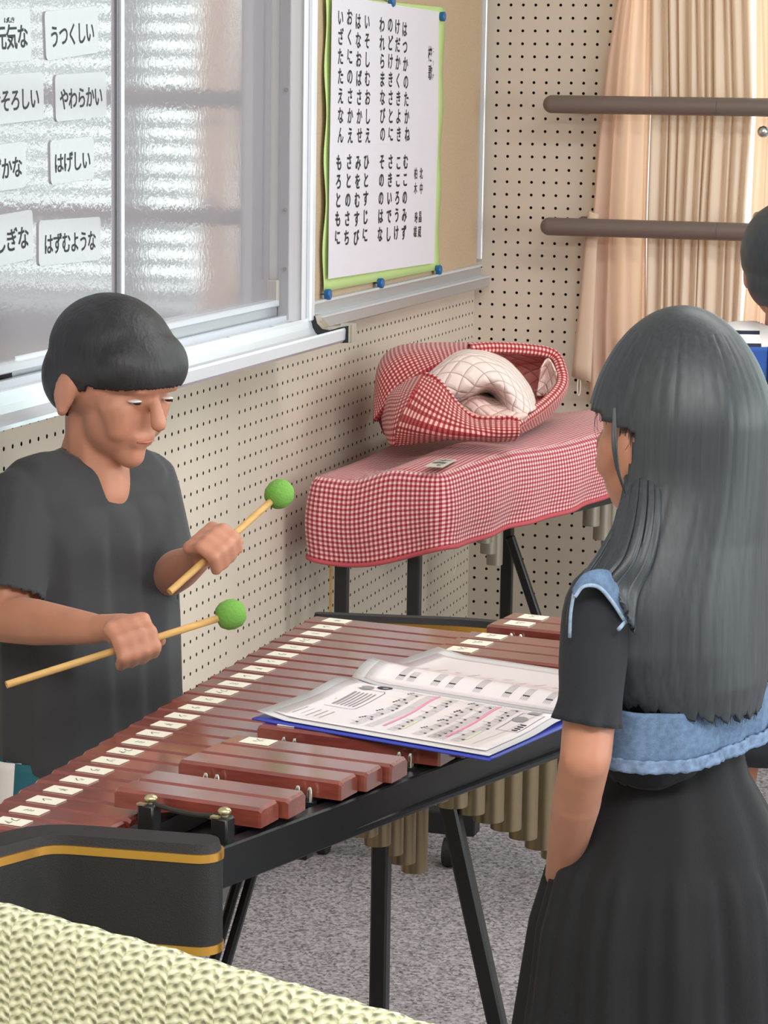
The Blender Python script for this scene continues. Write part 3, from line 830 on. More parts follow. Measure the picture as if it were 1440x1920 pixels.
# rails
def rail_line(f, ya, yb, z, wd, ht, mi=0, mb=None):
    a = Vector((f(ya), ya, z)); b = Vector((f(yb), yb, z)); d = (b-a); L = d.length; d.normalize()
    s = Vector((d.y, -d.x, 0)); mb.box((a+b)/2, (L, wd, ht), mi, d, -s, UP, .002)
back = lambda y: -.868+.318*(y-2.366)
mb = MB(); rail_line(back, 2.345, 3.62, .831, .020, .044, 0, mb); mb.build('back_rail', M_BLACK, mar)
mb = MB(); rail_line(lambda y: -1.165, 2.40, 3.55, .79, .018, .045, 0, mb); mb.build('front_rail', M_BLACK, mar)
mb = MB()
rail_line(lambda y: acc_left(y)+.048, 2.40, 3.58, .838, .020, .026, 0, mb)
rail_line(lambda y: acc_right(y)-.045, 2.40, 3.60, .838, .020, .026, 0, mb)
rail_line(lambda y: nat_right(y)-.028, 2.38, 3.56, .808, .018, .018, 0, mb)
rail_line(lambda y: -1.105, 2.38, 3.54, .808, .018, .018, 0, mb)
rail_line(lambda y: acc_left(y)+.060, 2.40, 3.58, .816, .05, .008, 0, mb)
rail_line(lambda y: acc_right(y)-.030, 2.40, 3.60, .816, .05, .008, 0, mb)
mb.build('support_rail', M_BLACK, mar)
# cord posts in the gaps between the accidental groups, and the two end posts
def peg(x, y):
    m = MB(); m.tube([(x, y, .850), (x, y, .868), (x, y, .872)], [.0035, .0035, .002], 10)
    m.box((x, y, .853), (.013, .010, .006), 1); m.build('cord_peg', [M_STEEL, M_BLACK], mar, 40)
for g in range(len(ACC)-1):
    if ACC[g+1]-ACC[g] == 2:
        for off in (.046, None):
            yy = (acc_pos[g+1][1]-.028)
            if off: xx = acc_left(yy)+off
            else: xx = acc_right(yy)-.045
            yy -= (xx-acc_left(yy))*.142
            peg(xx-.007, yy+.001); peg(xx+.007, yy-.001)
posts = (at(283, 1497, y=2.405), at(421, 1521, y=2.380))
for p in posts:
    m = MB(); m.box((p.x-.001, p.y-.002, p.z-.020), (.019, .019, .030), 0, E, N, UP, .002)
    m.box((p.x-.007, p.y-.008, p.z-.0045), (.009, .007, .002), 1, E, N, UP)
    m.sphere(p, (.0072, .0072, .0045), 1, 14)
    m.tube([p-UP*.012, p], .0045, 10, 1)
    m.build('end_post', [M_BLACK, mat('pale_brass', srgb(200, 190, 150), .3, .8)], mar, 40)
m = MB(); m.tube([posts[0].lerp(posts[1], t)+UP*(-.005-.004*math.sin(t*3.14)) for t in [k/12 for k in range(13)]], .0028, 8)
m.build('bar_cord', mat('bar_cord', (.03, .027, .022), .9), mar)
# near end board: thick padded board with a bend, black, with brass trim round the top and foot
def end_board(nm, path, z0, z1, th, hidden=False):
    """path: points along the board's outer face from the right end to the left, thickness th inwards"""
    n = len(path); inner = []; outer = [Vector((p[0], p[1], 0)) for p in path]
    for i, p in enumerate(outer):
        t = (outer[min(i+1, n-1)]-outer[max(i-1, 0)]).normalized(); inner.append(p+Vector((t.y, -t.x, 0))*th)
    def ring(off):
        """closed plan outline offset outward by off with a rounded right end"""
        o = []
        for i, p in enumerate(outer):
            t = (outer[min(i+1, n-1)]-outer[max(i-1, 0)]).normalized(); o.append(p-Vector((t.y, -t.x, 0))*off)
        ii = []
        for i, p in enumerate(outer):
            t = (outer[min(i+1, n-1)]-outer[max(i-1, 0)]).normalized(); ii.append(p+Vector((t.y, -t.x, 0))*(th+off))
        def cap(p, q, t):
            c = (p+q)/2; r = (p-q).length/2; d = (p-q).normalized()
            return [c+(-d*math.cos(a)+t*math.sin(a))*r for a in [math.pi*k/10 for k in range(1, 10)]]
        t0 = (outer[0]-outer[1]).normalized(); t1 = (outer[-1]-outer[-2]).normalized()
        return o+cap(ii[-1], o[-1], t1)+ii[::-1]+cap(o[0], ii[0], t0)
    def slab(mat_, name, off, a, b, par, bev=0, off2=None):
        m = MB(); r1 = [p+UP*a for p in ring(off)]; r2 = [p+UP*b for p in ring(off if off2 is None else off2)]
        V = r1+r2; k = len(r1)
        F = [tuple(range(k-1, -1, -1)), tuple(range(k, 2*k))]+[(i, (i+1) % k, k+(i+1) % k, k+i) for i in range(k)]
        m.add(V, F); bm = bmesh.new(); me = bpy.data.meshes.new('t'); me.from_pydata([tuple(v) for v in m.v], [], m.f); bm.from_mesh(me); bpy.data.meshes.remove(me)
        bmesh.ops.recalc_face_normals(bm, faces=bm.faces[:]); m2 = MB(); m2.frombm(bm)
        return m2.build(name, mat_, par, 35)
    b = slab(M_CAP, nm, 0, z0, z1-.012, mar)
    slab(M_CAP, 'top_pad', -.0015, z1-.006, z1+.004, b, off2=-.004)
    slab(M_BRASS, 'brass_trim', .0012, z1-.014, z1-.0055, b)
    slab(M_BRASS, 'brass_trim', .0012, z0-.004, z0+.005, b)
    return b
E0 = at(400, 1606, z=.866)
bend = at(95, 1580, z=.866); left = at(-60, 1622, z=.866)
def smooth_path(p):
    out = []
    for i in range(len(p)-1):
        for k in range(12): out.append(p[i].lerp(p[i+1], k/12))
    out.append(p[-1])
    for _ in range(3): out = [out[0]]+[(out[i-1]+out[i]*2+out[i+1])/4 for i in range(1, len(out)-1)]+[out[-1]]
    return out
end_board('end_board', smooth_path([E0-E*.022, bend, left]), .765, .870, .046)
# far end board
c0 = Vector((-1.16, 3.600, 0)); c1 = Vector((-.93, 3.640, 0)); c2 = Vector((-.46, 3.575, 0))
end_board('end_board', smooth_path([c0, c1, c2]), .720, .838, .026)
# resonators
def res(x, y, zb, r, zt=.806): m = MB(); m.pipe((x, y, zt), (x, y, zb), r); m.build('resonator', M_GOLD, mar, 40)
accx = lambda y: (acc_left(y)+acc_right(y))/2-.002
for i, (x0, yl, xr, wd) in enumerate(acc_pos):
    yy = yl-(accx(yl)-x0)*.142
    res(accx(yy), yy, min(.775, .787-.36*(yy-2.86)-.25*max(0, yy-2.86)**2), .017+.0050*i/17)
    if i+1 < len(acc_pos) and ACC[i+1]-ACC[i] == 2:          # dummy tube that fills the gap in the row
        ym = (acc_pos[i+1][1]+yl)/2; ym -= (accx(ym)-acc_left(ym))*.142
        res(accx(ym), ym, min(.772, .787-.36*(ym-2.86)-.25*max(0, ym-2.86)**2), .016+.0045*i/17)
for k in range(23):
    yc = (bnd(k)+bnd(k+1))/2; xm = (-1.15+nat_right(yc))/2+.045
    yy = yc-(xm+1.15)*.142
    res(xm, yy, min(.765, .685-.54*(yy-3.08)), .0165+.003*k/24)
# brass channel seen in the gap near the end board
m = MB()
p = at(300, 1572, z=.806)
m.box((p.x-.01, p.y, .790), (.055, .004, .030), 0, N, -E, UP); m.box((p.x+.03, p.y-.004, .790), (.055, .004, .030), 0, N, -E, UP)
m.box((p.x+.01, p.y-.030, .790), (.004, .040, .030), 0, N, -E, UP)
m.build('resonator_channel', M_GOLD, mar)
# legs and stand
def bar_between(name, a, b, wx, wy, parent=mar, m_=None, side=Vector((1, 0, 0))):
    a = Vector(a); b = Vector(b); d = (b-a).normalized(); s = (side-d*side.dot(d)).normalized(); u = d.cross(s)
    mb = MB(); mb.box((a+b)/2, ((b-a).length, wx, wy), 0, d, s, u, .003); return mb.build(name, m_ or M_BLACK, parent)
def to_floor(a, b, z=FZ):
    a = Vector(a); b = Vector(b); d = b-a; return a+d*((z-a.z)/d.z)
a = at(716, 1560, d=3.52); bar_between('leg_post', (a.x, a.y, .81), (a.x, a.y, FZ+.10), .024, .024)
foot_c = a
bar_between('foot_bar', (a.x-.22, a.y+.03, FZ+.085), (a.x+.30, a.y-.04, FZ+.085), .04, .04, side=N)
for dx in (-.19, .27):
    m = MB(); cx, cy = a.x+dx, a.y-dx*.135
    m.tube([(cx-.012, cy, FZ+.032), (cx+.012, cy, FZ+.032)], .032, 20); m.tube([(cx, cy, FZ+.05), (cx, cy, FZ+.07)], .008, 10, 1); m.build('caster', [M_RUBBER, M_STEEL], mar, 40)
a = at(838, 1490, d=3.22); b = at(932, 1918, d=3.24); b2 = to_floor(a, b); bar_between('brace', a, b2, .022, .022)
a = at(466, 1622, d=2.98); b = at(408, 1820, d=2.90); b2 = to_floor(a, b)
s_ = Vector((.958, .286, 0))
for k in (-1, 1): bar_between('splayed_leg', a+s_*.0075*k, b2+s_*.0075*k, .011, .011)
m = MB(); a = at(566, 1602, d=3.0); m.box(a, (.022, .022, .008), 0, E, N, UP, .002); m.box(a+UP*.03, (.012, .012, .06), 0, E, N, UP); m.build('frame_foot', M_BLACK, mar)

# ================================================================== SHEET MUSIC FOLDER
FA, FB, FC = Vector((-.973, 2.772)), Vector((-.669, 2.683)), Vector((-.868, 3.197))
fu = (FB-FA); fv = (FC-FA)
fol = thing('music_folder', 'open blue clear folder of music sheets lying across the marimba bars', 'folder', (-.80, 2.93, .8805))
def S(u, v, h=0.0):
    """u along the near edge, v away from the camera"""
    p = FA+fu*u+fv*v
    bul = .016*math.exp(-((v-.60)/.085)**2)-.006*math.exp(-((v-.49)/.03)**2)+.006*math.exp(-((v-.40)/.10)**2)
    bul *= .55+.45*(1-u*.4)
    z = .8828+.006*max(0, .12-u)/.12+max(0, bul)
    return Vector((p.x, p.y, z+h))
def Sflat(u, v, h=0):
    p = FA+fu*u+fv*v; return Vector((p.x, p.y, .8815+h))
def fgrid(fn, u0, u1, v0, v1, h, ni=26, nj=16): return [[fn(u0+(u1-u0)*j/nj, v0+(v1-v0)*i/ni, h) for j in range(nj+1)] for i in range(ni+1)]
mb = MB(); mb.grid(fgrid(Sflat, -.012, 1.012, -.008, 1.008, 0)); o = mb.build('folder_cover', mat('blue_vinyl', srgb(66, 80, 190), .35), fol, 179); solidify(o, .0022, 0)
M_POCKET = mat('clear_pocket', srgb(222, 222, 224), .18, spec=.6, coat=.4, bump=(22, .10))
M_SHEET = mat('music_page', srgb(244, 236, 238), .16, spec=.5, coat=.5, bump=(18, .06))
mb = MB(); mb.grid(fgrid(S, .0, 1.0, .004, .488, .002)); mb.grid(fgrid(S, .0, 1.0, .496, .996, .002))
o = mb.build('clear_pocket', M_POCKET, fol, 179); solidify(o, .0005, 1)
pg = []
for (u0, u1, v0, v1) in ((.045, .965, .035, .478), (.05, .955, .505, .93)):
    mb = MB(); mb.grid(fgrid(S, u0, u1, v0, v1, .0036)); o = mb.build('music_page', M_SHEET, fol, 179); solidify(o, .0003, 1); pg.append(o)
def strip(mb, u0, v0, u1, v1, wd, mi=0, n=10, h=.0044):
    """thin printed line from (u0,v0) to (u1,v1)"""
    L = math.hypot((u1-u0)*.317, (v1-v0)*.437) or 1
    nu, nv = -(v1-v0)*.437/L*wd/2/.317, (u1-u0)*.317/L*wd/2/.437
    a = [S(u0+(u1-u0)*i/n+nu, v0+(v1-v0)*i/n+nv, h) for i in range(n+1)]
    b = [S(u0+(u1-u0)*i/n-nu, v0+(v1-v0)*i/n-nv, h) for i in range(n+1)]
    mb.add(a+b, [(i, i+1, n+2+i, n+1+i) for i in range(n)], mi)
def dot(mb, u, v, r, mi=0, ry=None, h=.0044):
    ry = ry or r; n = 12
    mb.add([S(u+r*math.cos(6.2832*k/n)/.317, v+ry*math.sin(6.2832*k/n)/.437, h) for k in range(n)], [tuple(range(n))], mi)
M_PINK = mat('pink_marker', srgb(236, 150, 180), .4); M_YEL = mat('yellow_marker', srgb(232, 232, 196), .4)
M_GREYP = mat('print_grey', srgb(150, 148, 152), .5)
pr = MB(); r_ = random.Random(3)
def system(us, v0, v1, notes=True):
    """one stave of five lines running along v at the positions us"""
    for k in range(5): strip(pr, us+k*.0085, v0, us+k*.0085, v1, .00045, 1, 12)
    for vb in (v0, v0+(v1-v0)*.33, v0+(v1-v0)*.66, v1): strip(pr, us, vb, us+.034, vb, .0005, 1, 2)
    if notes:
        v = v0+.025
        while v < v1-.01:
            uu = us+r_.choice((0, .008, .017, .025, .034)); dot(pr, uu, v, .0017, 0, .0022)
            strip(pr, uu, v+.004, uu-.030, v+.004, .0006, 0, 3); v += r_.choice((.022, .03, .045))
for base in (.36, .63):
    system(base, .07, .42); system(base+.062, .07, .42, base > .5); 
    strip(pr, base+.12, .10, base+.10, .43, .004, 2)
    system(base+.16, .07, .42)
    for v in (.15, .24, .33, .41): 
        for q in range(3): dot(pr, base-.018+.004*q, v+.009*q-.01, .0016, 0)
    strip(pr, base+.20, .10, base+.19, .2, .004, 3)
# bubble with a line of text, two round portraits
for (u, v, m_) in ((.155, .395, 1), (.215, .425, 0)): dot(pr, u, v, .010, m_)
dot(pr, .222, .420, .004, 1)
for a, b in (((.12, .21), (.12, .37)), ((.26, .21), (.26, .37)), ((.13, .20), (.25, .20)), ((.13, .38), (.25, .38)), ((.12, .21), (.13, .20)), ((.26, .21), (.25, .20)), ((.12, .37), (.13, .38)), ((.26, .37), (.25, .38))):
    strip(pr, a[0], a[1], b[0], b[1], .0008, 0, 4)
for k in range(6): strip(pr, .145+k*.018, .225, .145+k*.018, .35, .0022 if k else .0042, 1, 6)
# title box with a keyboard drawing at the right side
for a, b in (((.85, .24), (.94, .24)), ((.85, .40), (.94, .40)), ((.85, .24), (.85, .40)), ((.94, .24), (.94, .40))): strip(pr, a[0], a[1], b[0], b[1], .0007, 0, 5)
for k in range(4): strip(pr, .905, .255+.017*k, .93, .255+.017*k, .0035, 0, 2)
dot(pr, .875, .345, .010, 1); strip(pr, .865, .415, .91, .415, .014, 1, 3)
for k in range(6): strip(pr, .70+.012*k, .065, .70+.012*k, .16+.01*(k % 3), .0007, 1, 4)
for k in range(5): strip(pr, .10+.03*k, .07+.01*(k % 2), .10+.03*k, .15, .0012, 1, 4)
strip(pr, .88, .07, .91, .43, .0005, 1)
pr.build('printed_score', [M_INK, M_GREYP, M_PINK, M_YEL], pg[0])
pr = MB()
for (u, l) in ((.18, .08), (.23, .05), (.34, .07), (.41, .07), (.53, .10), (.66, .08), (.74, .07), (.84, .08)):
    for k in range(5): strip(pr, u+k*.007, .525, u+k*.007, .525+l, .0006, 1, 5)
    strip(pr, u, .545, u+.03, .545, .002, 0, 3)
dot(pr, .915, .575, .0075, 0); dot(pr, .915, .578, .003, 2)
for k in range(10): strip(pr, .12+.075*k, .72+.02*(k % 3), .15+.075*k, .76+.02*(k % 2), .0022, 3, 3)
strip(pr, .1, .70, .45, .70, .012, 4)
pr.build('printed_score', [M_INK, M_GREYP, M_PAPER, mat('print_pale', srgb(206, 200, 206), .5), mat('pink_faint', srgb(236, 220, 228), .5)], pg[1])

# ================================================================== COVERED MARIMBA BY THE WALL
cm_ = thing('covered_marimba', 'second marimba by the corner, hidden under a red gingham cover', 'marimba', (-1.32, 5.3, 0))
A_, B_, C_, D_ = Vector((-1.545, 4.705, 0)), Vector((-1.262, 4.655, 0)), Vector((-.868, 5.93, 0)), Vector((-1.545, 5.97, 0))
mb = MB(); mb.prism([p+UP*.76 for p in (A_.lerp(C_, .03), B_.lerp(D_, .03), C_.lerp(A_, .03), D_.lerp(B_, .03))], (0, 0, .09)); mb.build('frame', M_BLACK, cm_)
def cbox(nm, c, s, m_=M_BLACK): mb = MB(); mb.box(c, s, 0, bev=.003); return mb.build(nm, m_, cm_)
cst = at(843, 1610, y=4.745)
for px in (641, 777):
    p = at(px, 1100, y=4.755); cbox('leg_post', (p.x, 4.755, .50), (.025, .025, .48))
pr_ = at(889, 1550, y=4.73)
cbox('foot_bar', ((-1.585+pr_.x)/2, 4.755, pr_.z), (pr_.x+1.585, .045, .046))
def caster(x, y, top):
    m = MB(); r = .030
    m.tube([(x-.010, y, FZ+r), (x+.010, y, FZ+r)], r, 22); m.tube([(x, y+.008, FZ+.05), (x, y+.008, top)], .007, 10, 1); m.box((x, y+.008, FZ+.066), (.026, .026, .024), 1)
    m.build('caster', [M_RUBBER, M_STEEL], cm_, 40)
caster(cst.x, 4.745, pr_.z-.02); caster(-1.52, 4.745, pr_.z-.02)
yg = 5.78
p = at(951, 1050, y=yg); cbox('leg_post', (p.x, yg, .51), (.026, .026, .52))
bar_between('brace', at(956, 1005, y=yg-.03), to_floor(at(956, 1005, y=yg-.03), at(1004, 1148, y=yg-.03), FZ+.14), .02, .02, cm_)
cbox('foot_bar', (p.x+.22, yg, FZ+.126), (.62, .045, .052))
for dx in (-.02, .46): caster(p.x+dx, yg, FZ+.11)
# grey resonators that hang below the hem
for (px, py, yy, r) in ((898, 1010, 5.30, .017), (908, 1017, 5.34, .017), (915, 1037, 5.38, .0175), (927, 1058, 5.43, .018), (1108, 985, 5.50, .019), (1128, 1011, 5.57, .020), (1143, 1030, 5.64, .02)):
    p = at(px, py, y=yy); m = MB(); m.pipe((p.x, p.y, .79), (p.x, p.y, p.z), r); m.build('resonator', M_GREYPIPE, cm_, 40)
# ---- the gingham cover (a cloth laid over the instrument)
def closed_path(P, rad, per):
    """rounded polygon resampled; returns points"""
    n = len(P); out = []
    for i in range(n):
        a, b, c = P[i-1], P[i], P[(i+1) % n]
        d1 = (a-b).normalized(); d2 = (c-b).normalized()
        p1 = b+d1*rad; p2 = b+d2*rad
        for k in range(5):
            t = k/4; out.append(p1*(1-t)**2+b*2*t*(1-t)+p2*t*t)
    L = [0]
    for i in range(len(out)): L.append(L[-1]+(out[(i+1) % len(out)]-out[i]).length)
    res_ = []
    for k in range(per):
        s = L[-1]*k/per
        for i in range(len(out)):
            if L[i+1] >= s: 
                res_.append(out[i].lerp(out[(i+1) % len(out)], (s-L[i])/max(1e-9, L[i+1]-L[i]))); break
    return res_, L[-1]
cov = thing('gingham_cover', 'red and white gingham quilted cover draped over the marimba in the corner', 'cover', (-1.3, 5.3, .9))
perN = 220
path, Lp = closed_path([A_, B_, C_, D_], .022, perN)
cen = sum(path, Vector())/perN
def ztop(x, y):
    # accidental side stands higher than the player's side
    s = (x-(-1.545))/max(.05, (back(y-2.30)-.385+1.545))
    t = min(1, max(0, (s-.25)/.4)); t = t*t*(3-2*t)
    far = min(1, max(0, (y-4.62)/.30))
    return .872+.030*t+.014*far*t+.003*math.sin(y*9+x*14)
def hem(p):
    x, y = p.x, p.y
    if y < 4.75 and x < -1.25:                      # near end
        t = (x+1.545)/.283; t = max(0, min(1, t)); return .715-.022*math.sin(t*math.pi)*(1-t)+.045*t**2
    if x > -1.27 and abs((x-B_.x)*(C_-B_).normalized().y-(y-B_.y)*(C_-B_).normalized().x) < .05:
        t = (y-4.655)/1.27; return .758+.012*min(1, t/.2)-.006*math.sin(t*8)+.012*t
    return .72
ND, NT = 16, 14
rows = []
tot = 0
V, F, UV = [], [], []
# sides: rows from the top rim to the hem
side = []
for i in range(ND+1):
    t = i/ND; row = []
    for k, p in enumerate(path):
        o = (p-cen); o.z = 0; o.normalize(); zt = ztop(p.x, p.y); zh = hem(p)
        e = path[(k+1) % perN]-path[k-1]; nrm = Vector((e.y, -e.x, 0)).normalized()
        s = Lp*k/perN
        bul = .010*math.sin(math.pi*min(1, t*1.1))+.006*math.sin(s*16+t*2)*t+.004*math.sin(s*41+1)*t
        rimdrop = -.012*(1-math.sqrt(max(0, 1-(1-min(1, t/.12))**2)))
        row.append(Vector((p.x, p.y, zt+(zh-zt)*t))+nrm*(bul+rimdrop*.8)+Vector((0, 0, 0)))
    side.append(row)
mbc = MB()
ss = [Lp*k/perN for k in range(perN+1)]
VV = [p for r in side for p in r]; FF = []; UU = []
for i in range(ND):
    for k in range(perN):
        k2 = (k+1) % perN
        FF.append((i*perN+k, (i+1)*perN+k, (i+1)*perN+k2, i*perN+k2))
        h = [-(.17*i/ND), -(.17*(i+1)/ND)]
        UU.append([(ss[k], h[0]), (ss[k], h[1]), (ss[k+1], h[1]), (ss[k+1], h[0])])
mbc.add(VV, FF, 0, UU)
# top: rings shrinking to the centre line
top = []
for i in range(NT+1):
    t = i/NT; row = []
    for k, p in enumerate(side[0]):
        q = p.lerp(Vector((cen.x, p.y*.35+cen.y*.65, 0)), t*.96) if t else p.copy()
        z = ztop(q.x, q.y)+.004*(1-(1-t)**4)
        row.append(Vector((q.x, q.y, z if t else p.z)))
    top.append(row)
VV = [p for r in top for p in r]; FF = []; UU = []
er = (B_-A_).normalized(); ef = Vector((-er.y, er.x, 0))
f2 = lambda p: (p.dot(er), p.dot(ef))
for i in range(NT):
    for k in range(perN):
        k2 = (k+1) % perN
        q = (i*perN+k, i*perN+k2, (i+1)*perN+k2, (i+1)*perN+k); FF.append(q); UU.append([f2(VV[j]) for j in q])
last = [NT*perN+k for k in range(perN)]; FF.append(tuple(last)); UU.append([f2(VV[j]) for j in last])
mbc.add(VV, FF, 0, UU)
o = mbc.build('cover_cloth', G_COVER, cov, 179); solidify(o, .004, -1)
mb = MB(); mb.tube([p+Vector((0, 0, 0)) for p in side[-1]]+[side[-1][0]], .0045, 8, caps=False)
hm = mb.build('hem_piping', mat('hem_red', srgb(190, 84, 92), .85, bump=(300, .4)), cov, 179)
# cloth name patch with handwriting on the top edge
c = at(826, 862, z=.922); dn = Vector((c.x, c.y, ztop(c.x, c.y)+.007))
px_ = (at(850, 850, z=.918)-at(800, 876, z=.918)); px_.z = 0; px_.normalize(); py_ = Vector((-px_.y, px_.x, 0))
dn = dn+UP*.004
mb = MB(); mb.box(dn, (.110, .036, .0016), 0, px_, py_, UP)
for i, chx in enumerate('3琴木'): put_char(mb, chx, dn+UP*.0012+px_*(-.034+.034*i)+py_*(.001), py_, -px_, .030, .010, 1)
mb.build('name_patch', [mat('patch_cloth', srgb(214, 206, 192), .85, bump=(300, .3)), M_INKG], cov)
p = at(851, 1028, d=5.02)
mb = MB(); mb.tube([p+Vector((.004*math.sin(t*3), 0, -.05*t)) for t in [k/8 for k in range(9)]], .0007, 5); mb.build('loose_thread', M_CREAM, cov)
p = at(643, 1068, y=4.935)
mb = MB(); mb.tube([Vector((p.x+.018*math.sin(t*1.9), p.y-.005, p.z-.10*t)) for t in [k/12 for k in range(13)]], .0009, 5); mb.build('hanging_string', M_CREAM, cov)

# ---- the second cover, crumpled on top
bg = thing('crumpled_cover', 'crumpled red gingham cover with pale quilted lining heaped on the covered marimba', 'cover', (-1.3, 5.2, .92))
def cp(rows): return [[at(x, y, d=d) for (x, y, d) in r] for r in rows]
def bag_patch(name, rows, m_, th=.007, ni=40, nj=48):
    mb = MB(); mb.grid(patch(cp(rows), ni, nj)); o = mb.build(name, m_, bg, 179); solidify(o, th, 0); return o
bag_patch('outer_flap', [
    [(702, 790, 5.22), (735, 748, 5.20), (770, 715, 5.20), (815, 688, 5.22), (870, 664, 5.28), (940, 652, 5.36), (1034, 662, 5.44)],
    [(703, 752, 5.27), (712, 700, 5.27), (745, 668, 5.29), (800, 655, 5.32), (870, 651, 5.36), (950, 648, 5.42), (1036, 656, 5.48)],
    [(706, 770, 5.40), (716, 690, 5.42), (745, 658, 5.46), (800, 652, 5.48), (870, 652, 5.50), (950, 652, 5.52), (1040, 664, 5.54)],
    [(722, 815, 5.50), (735, 770, 5.55), (760, 740, 5.58), (800, 735, 5.60), (870, 735, 5.62), (950, 735, 5.62), (1046, 730, 5.60)]], G_BAG)
bag_patch('inner_lining', [
    [(850, 668, 5.33), (900, 657, 5.36), (960, 656, 5.40), (1030, 668, 5.42), (1052, 700, 5.40)],
    [(860, 700, 5.46), (910, 690, 5.48), (970, 690, 5.50), (1025, 700, 5.50), (1050, 722, 5.42)],
    [(880, 735, 5.48), (920, 735, 5.50), (970, 735, 5.50), (1010, 740, 5.46), (1040, 745, 5.36)],
    [(890, 770, 5.40), (930, 775, 5.38), (960, 780, 5.34), (990, 780, 5.28), (1012, 770, 5.24)]], Q_PINK, .004)
bag_patch('lining_edge', [
    [(1014, 690, 5.40), (1028, 672, 5.405), (1045, 700, 5.38)],
    [(1010, 715, 5.42), (1026, 708, 5.42), (1048, 722, 5.355)],
    [(1006, 742, 5.40), (1020, 742, 5.38), (1034, 740, 5.32)]], Q_PALE, .003, 16, 16)
bag_patch('outer_side', [
    [(1034, 660, 5.44), (1058, 698, 5.42), (1054, 730, 5.34), (1014, 772, 5.24), (968, 802, 5.16)],
    [(1042, 664, 5.50), (1062, 702, 5.48), (1057, 742, 5.42), (1018, 786, 5.32), (975, 812, 5.24)],
    [(1044, 690, 5.58), (1055, 722, 5.56), (1050, 752, 5.50), (1020, 785, 5.42), (980, 808, 5.36)]], G_BAG, .006)
bag_patch('quilted_fold', [
    [(742, 768, 5.30), (792, 704, 5.27), (868, 658, 5.30), (942, 672, 5.34), (990, 722, 5.32), (1006, 766, 5.24)],
    [(755, 768, 5.20), (806, 712, 5.17), (872, 672, 5.18), (936, 690, 5.20), (974, 732, 5.20), (996, 772, 5.17)],
    [(790, 775, 5.18), (830, 742, 5.15), (880, 722, 5.15), (922, 715, 5.16), (952, 738, 5.17), (972, 778, 5.15)],
    [(818, 785, 5.24), (845, 762, 5.23), (885, 742, 5.23), (914, 730, 5.24), (936, 745, 5.24), (952, 782, 5.18)],
    [(830, 795, 5.36), (850, 775, 5.38), (885, 752, 5.40), (910, 745, 5.40), (926, 756, 5.36), (936, 788, 5.24)]], Q_WHITE, .006, 44, 56)
bag_patch('quilted_fold', [
    [(846, 738, 5.36), (875, 726, 5.32), (900, 736, 5.30), (925, 742, 5.32), (960, 752, 5.30)],
    [(850, 752, 5.26), (880, 744, 5.22), (905, 752, 5.20), (930, 762, 5.20), (985, 765, 5.19)],
    [(862, 768, 5.20), (890, 772, 5.17), (915, 778, 5.15), (945, 782, 5.14), (990, 775, 5.15)],
    [(880, 792, 5.20), (905, 794, 5.18), (925, 796, 5.16), (950, 796, 5.15), (985, 790, 5.16)]], Q_PALE, .005, 26, 34)
rim = [(794, 704, 5.15), (815, 712, 5.13), (838, 738, 5.11), (858, 764, 5.09), (884, 784, 5.07), (920, 789, 5.06), (955, 787, 5.06), (972, 792, 5.06)]
bag_patch('front_flap', [
    [(794, 704, 5.15), (826, 722, 5.12), (850, 754, 5.09), (886, 786, 5.07), (930, 790, 5.05), (974, 792, 5.05)],
    [(772, 738, 5.10), (808, 764, 5.05), (846, 786, 5.03), (888, 802, 5.02), (930, 806, 5.02), (974, 806, 5.03)],
    [(748, 795, 5.06), (790, 805, 5.02), (840, 814, 5.01), (890, 817, 5.015), (930, 819, 5.03), (972, 818, 5.04)],
    [(736, 834, 5.10), (785, 829, 5.09), (840, 822, 5.09), (890, 823, 5.09), (930, 825, 5.09), (966, 824, 5.08)]], G_BAG, .008)
bag_patch('front_flap', [
    [(722, 728, 5.32), (742, 718, 5.26), (768, 712, 5.20), (796, 702, 5.15)],
    [(716, 762, 5.26), (732, 750, 5.18), (752, 748, 5.12), (776, 736, 5.09)],
    [(720, 800, 5.22), (728, 800, 5.14), (738, 800, 5.08), (752, 794, 5.06)],
    [(732, 832, 5.18), (734, 834, 5.13), (736, 835, 5.10), (742, 834, 5.09)]], G_BAG, .007, 30, 30)
def rim_tube(name, pts, r, mats_, stitches=0):
    P = [at(*q[:2], d=q[2]) for q in pts]; n = 70; Q = [crom(P, i/n) for i in range(n+1)]
    mb = MB(); V = []
    per = 10; rings = []
    up = Vector((0, 0, 1)); L = 0; uvs = []; Fc = []
    for i, p in enumerate(Q):
        t = (Q[min(i+1, n)]-Q[max(i-1, 0)]).normalized(); a = t.cross(Vector((.25, -.9, .2))).normalized(); b = a.cross(t)
        rings.append([p+(a*math.cos(6.2832*k/per)*r+b*math.sin(6.2832*k/per)*r*.55) for k in range(per+1)])
    mb.grid(rings); mb.build(name, mats_, bg, 179)
rim_tube('bound_rim', rim, .0085, G_BAG)
rim_tube('bound_rim', [(880, 655, 5.30), (940, 652, 5.35), (1030, 662, 5.42), (1052, 694, 5.39), (1051, 724, 5.34), (1020, 758, 5.26), (968, 794, 5.14)], .012, G_BAG)
bag_patch('flap_lining', [
    [(800, 706, 5.17), (832, 726, 5.15), (856, 752, 5.13), (890, 776, 5.11), (930, 780, 5.10), (968, 784, 5.09)],
    [(806, 722, 5.16), (832, 742, 5.13), (858, 768, 5.11), (890, 790, 5.09), (930, 797, 5.08), (970, 800, 5.075)]], Q_PINK, .003, 10, 30)

# pole leaning behind the covered marimba
a = at(615, 1050, y=5.02); 
tag(MB().tube([(a.x-.01, 5.03, FZ), (a.x+.002, 5.03, .80)], .009, 12).build('wooden_pole', M_STICK, None, 40), 'thin pale wooden pole standing behind the covered marimba by the left wall', 'pole')

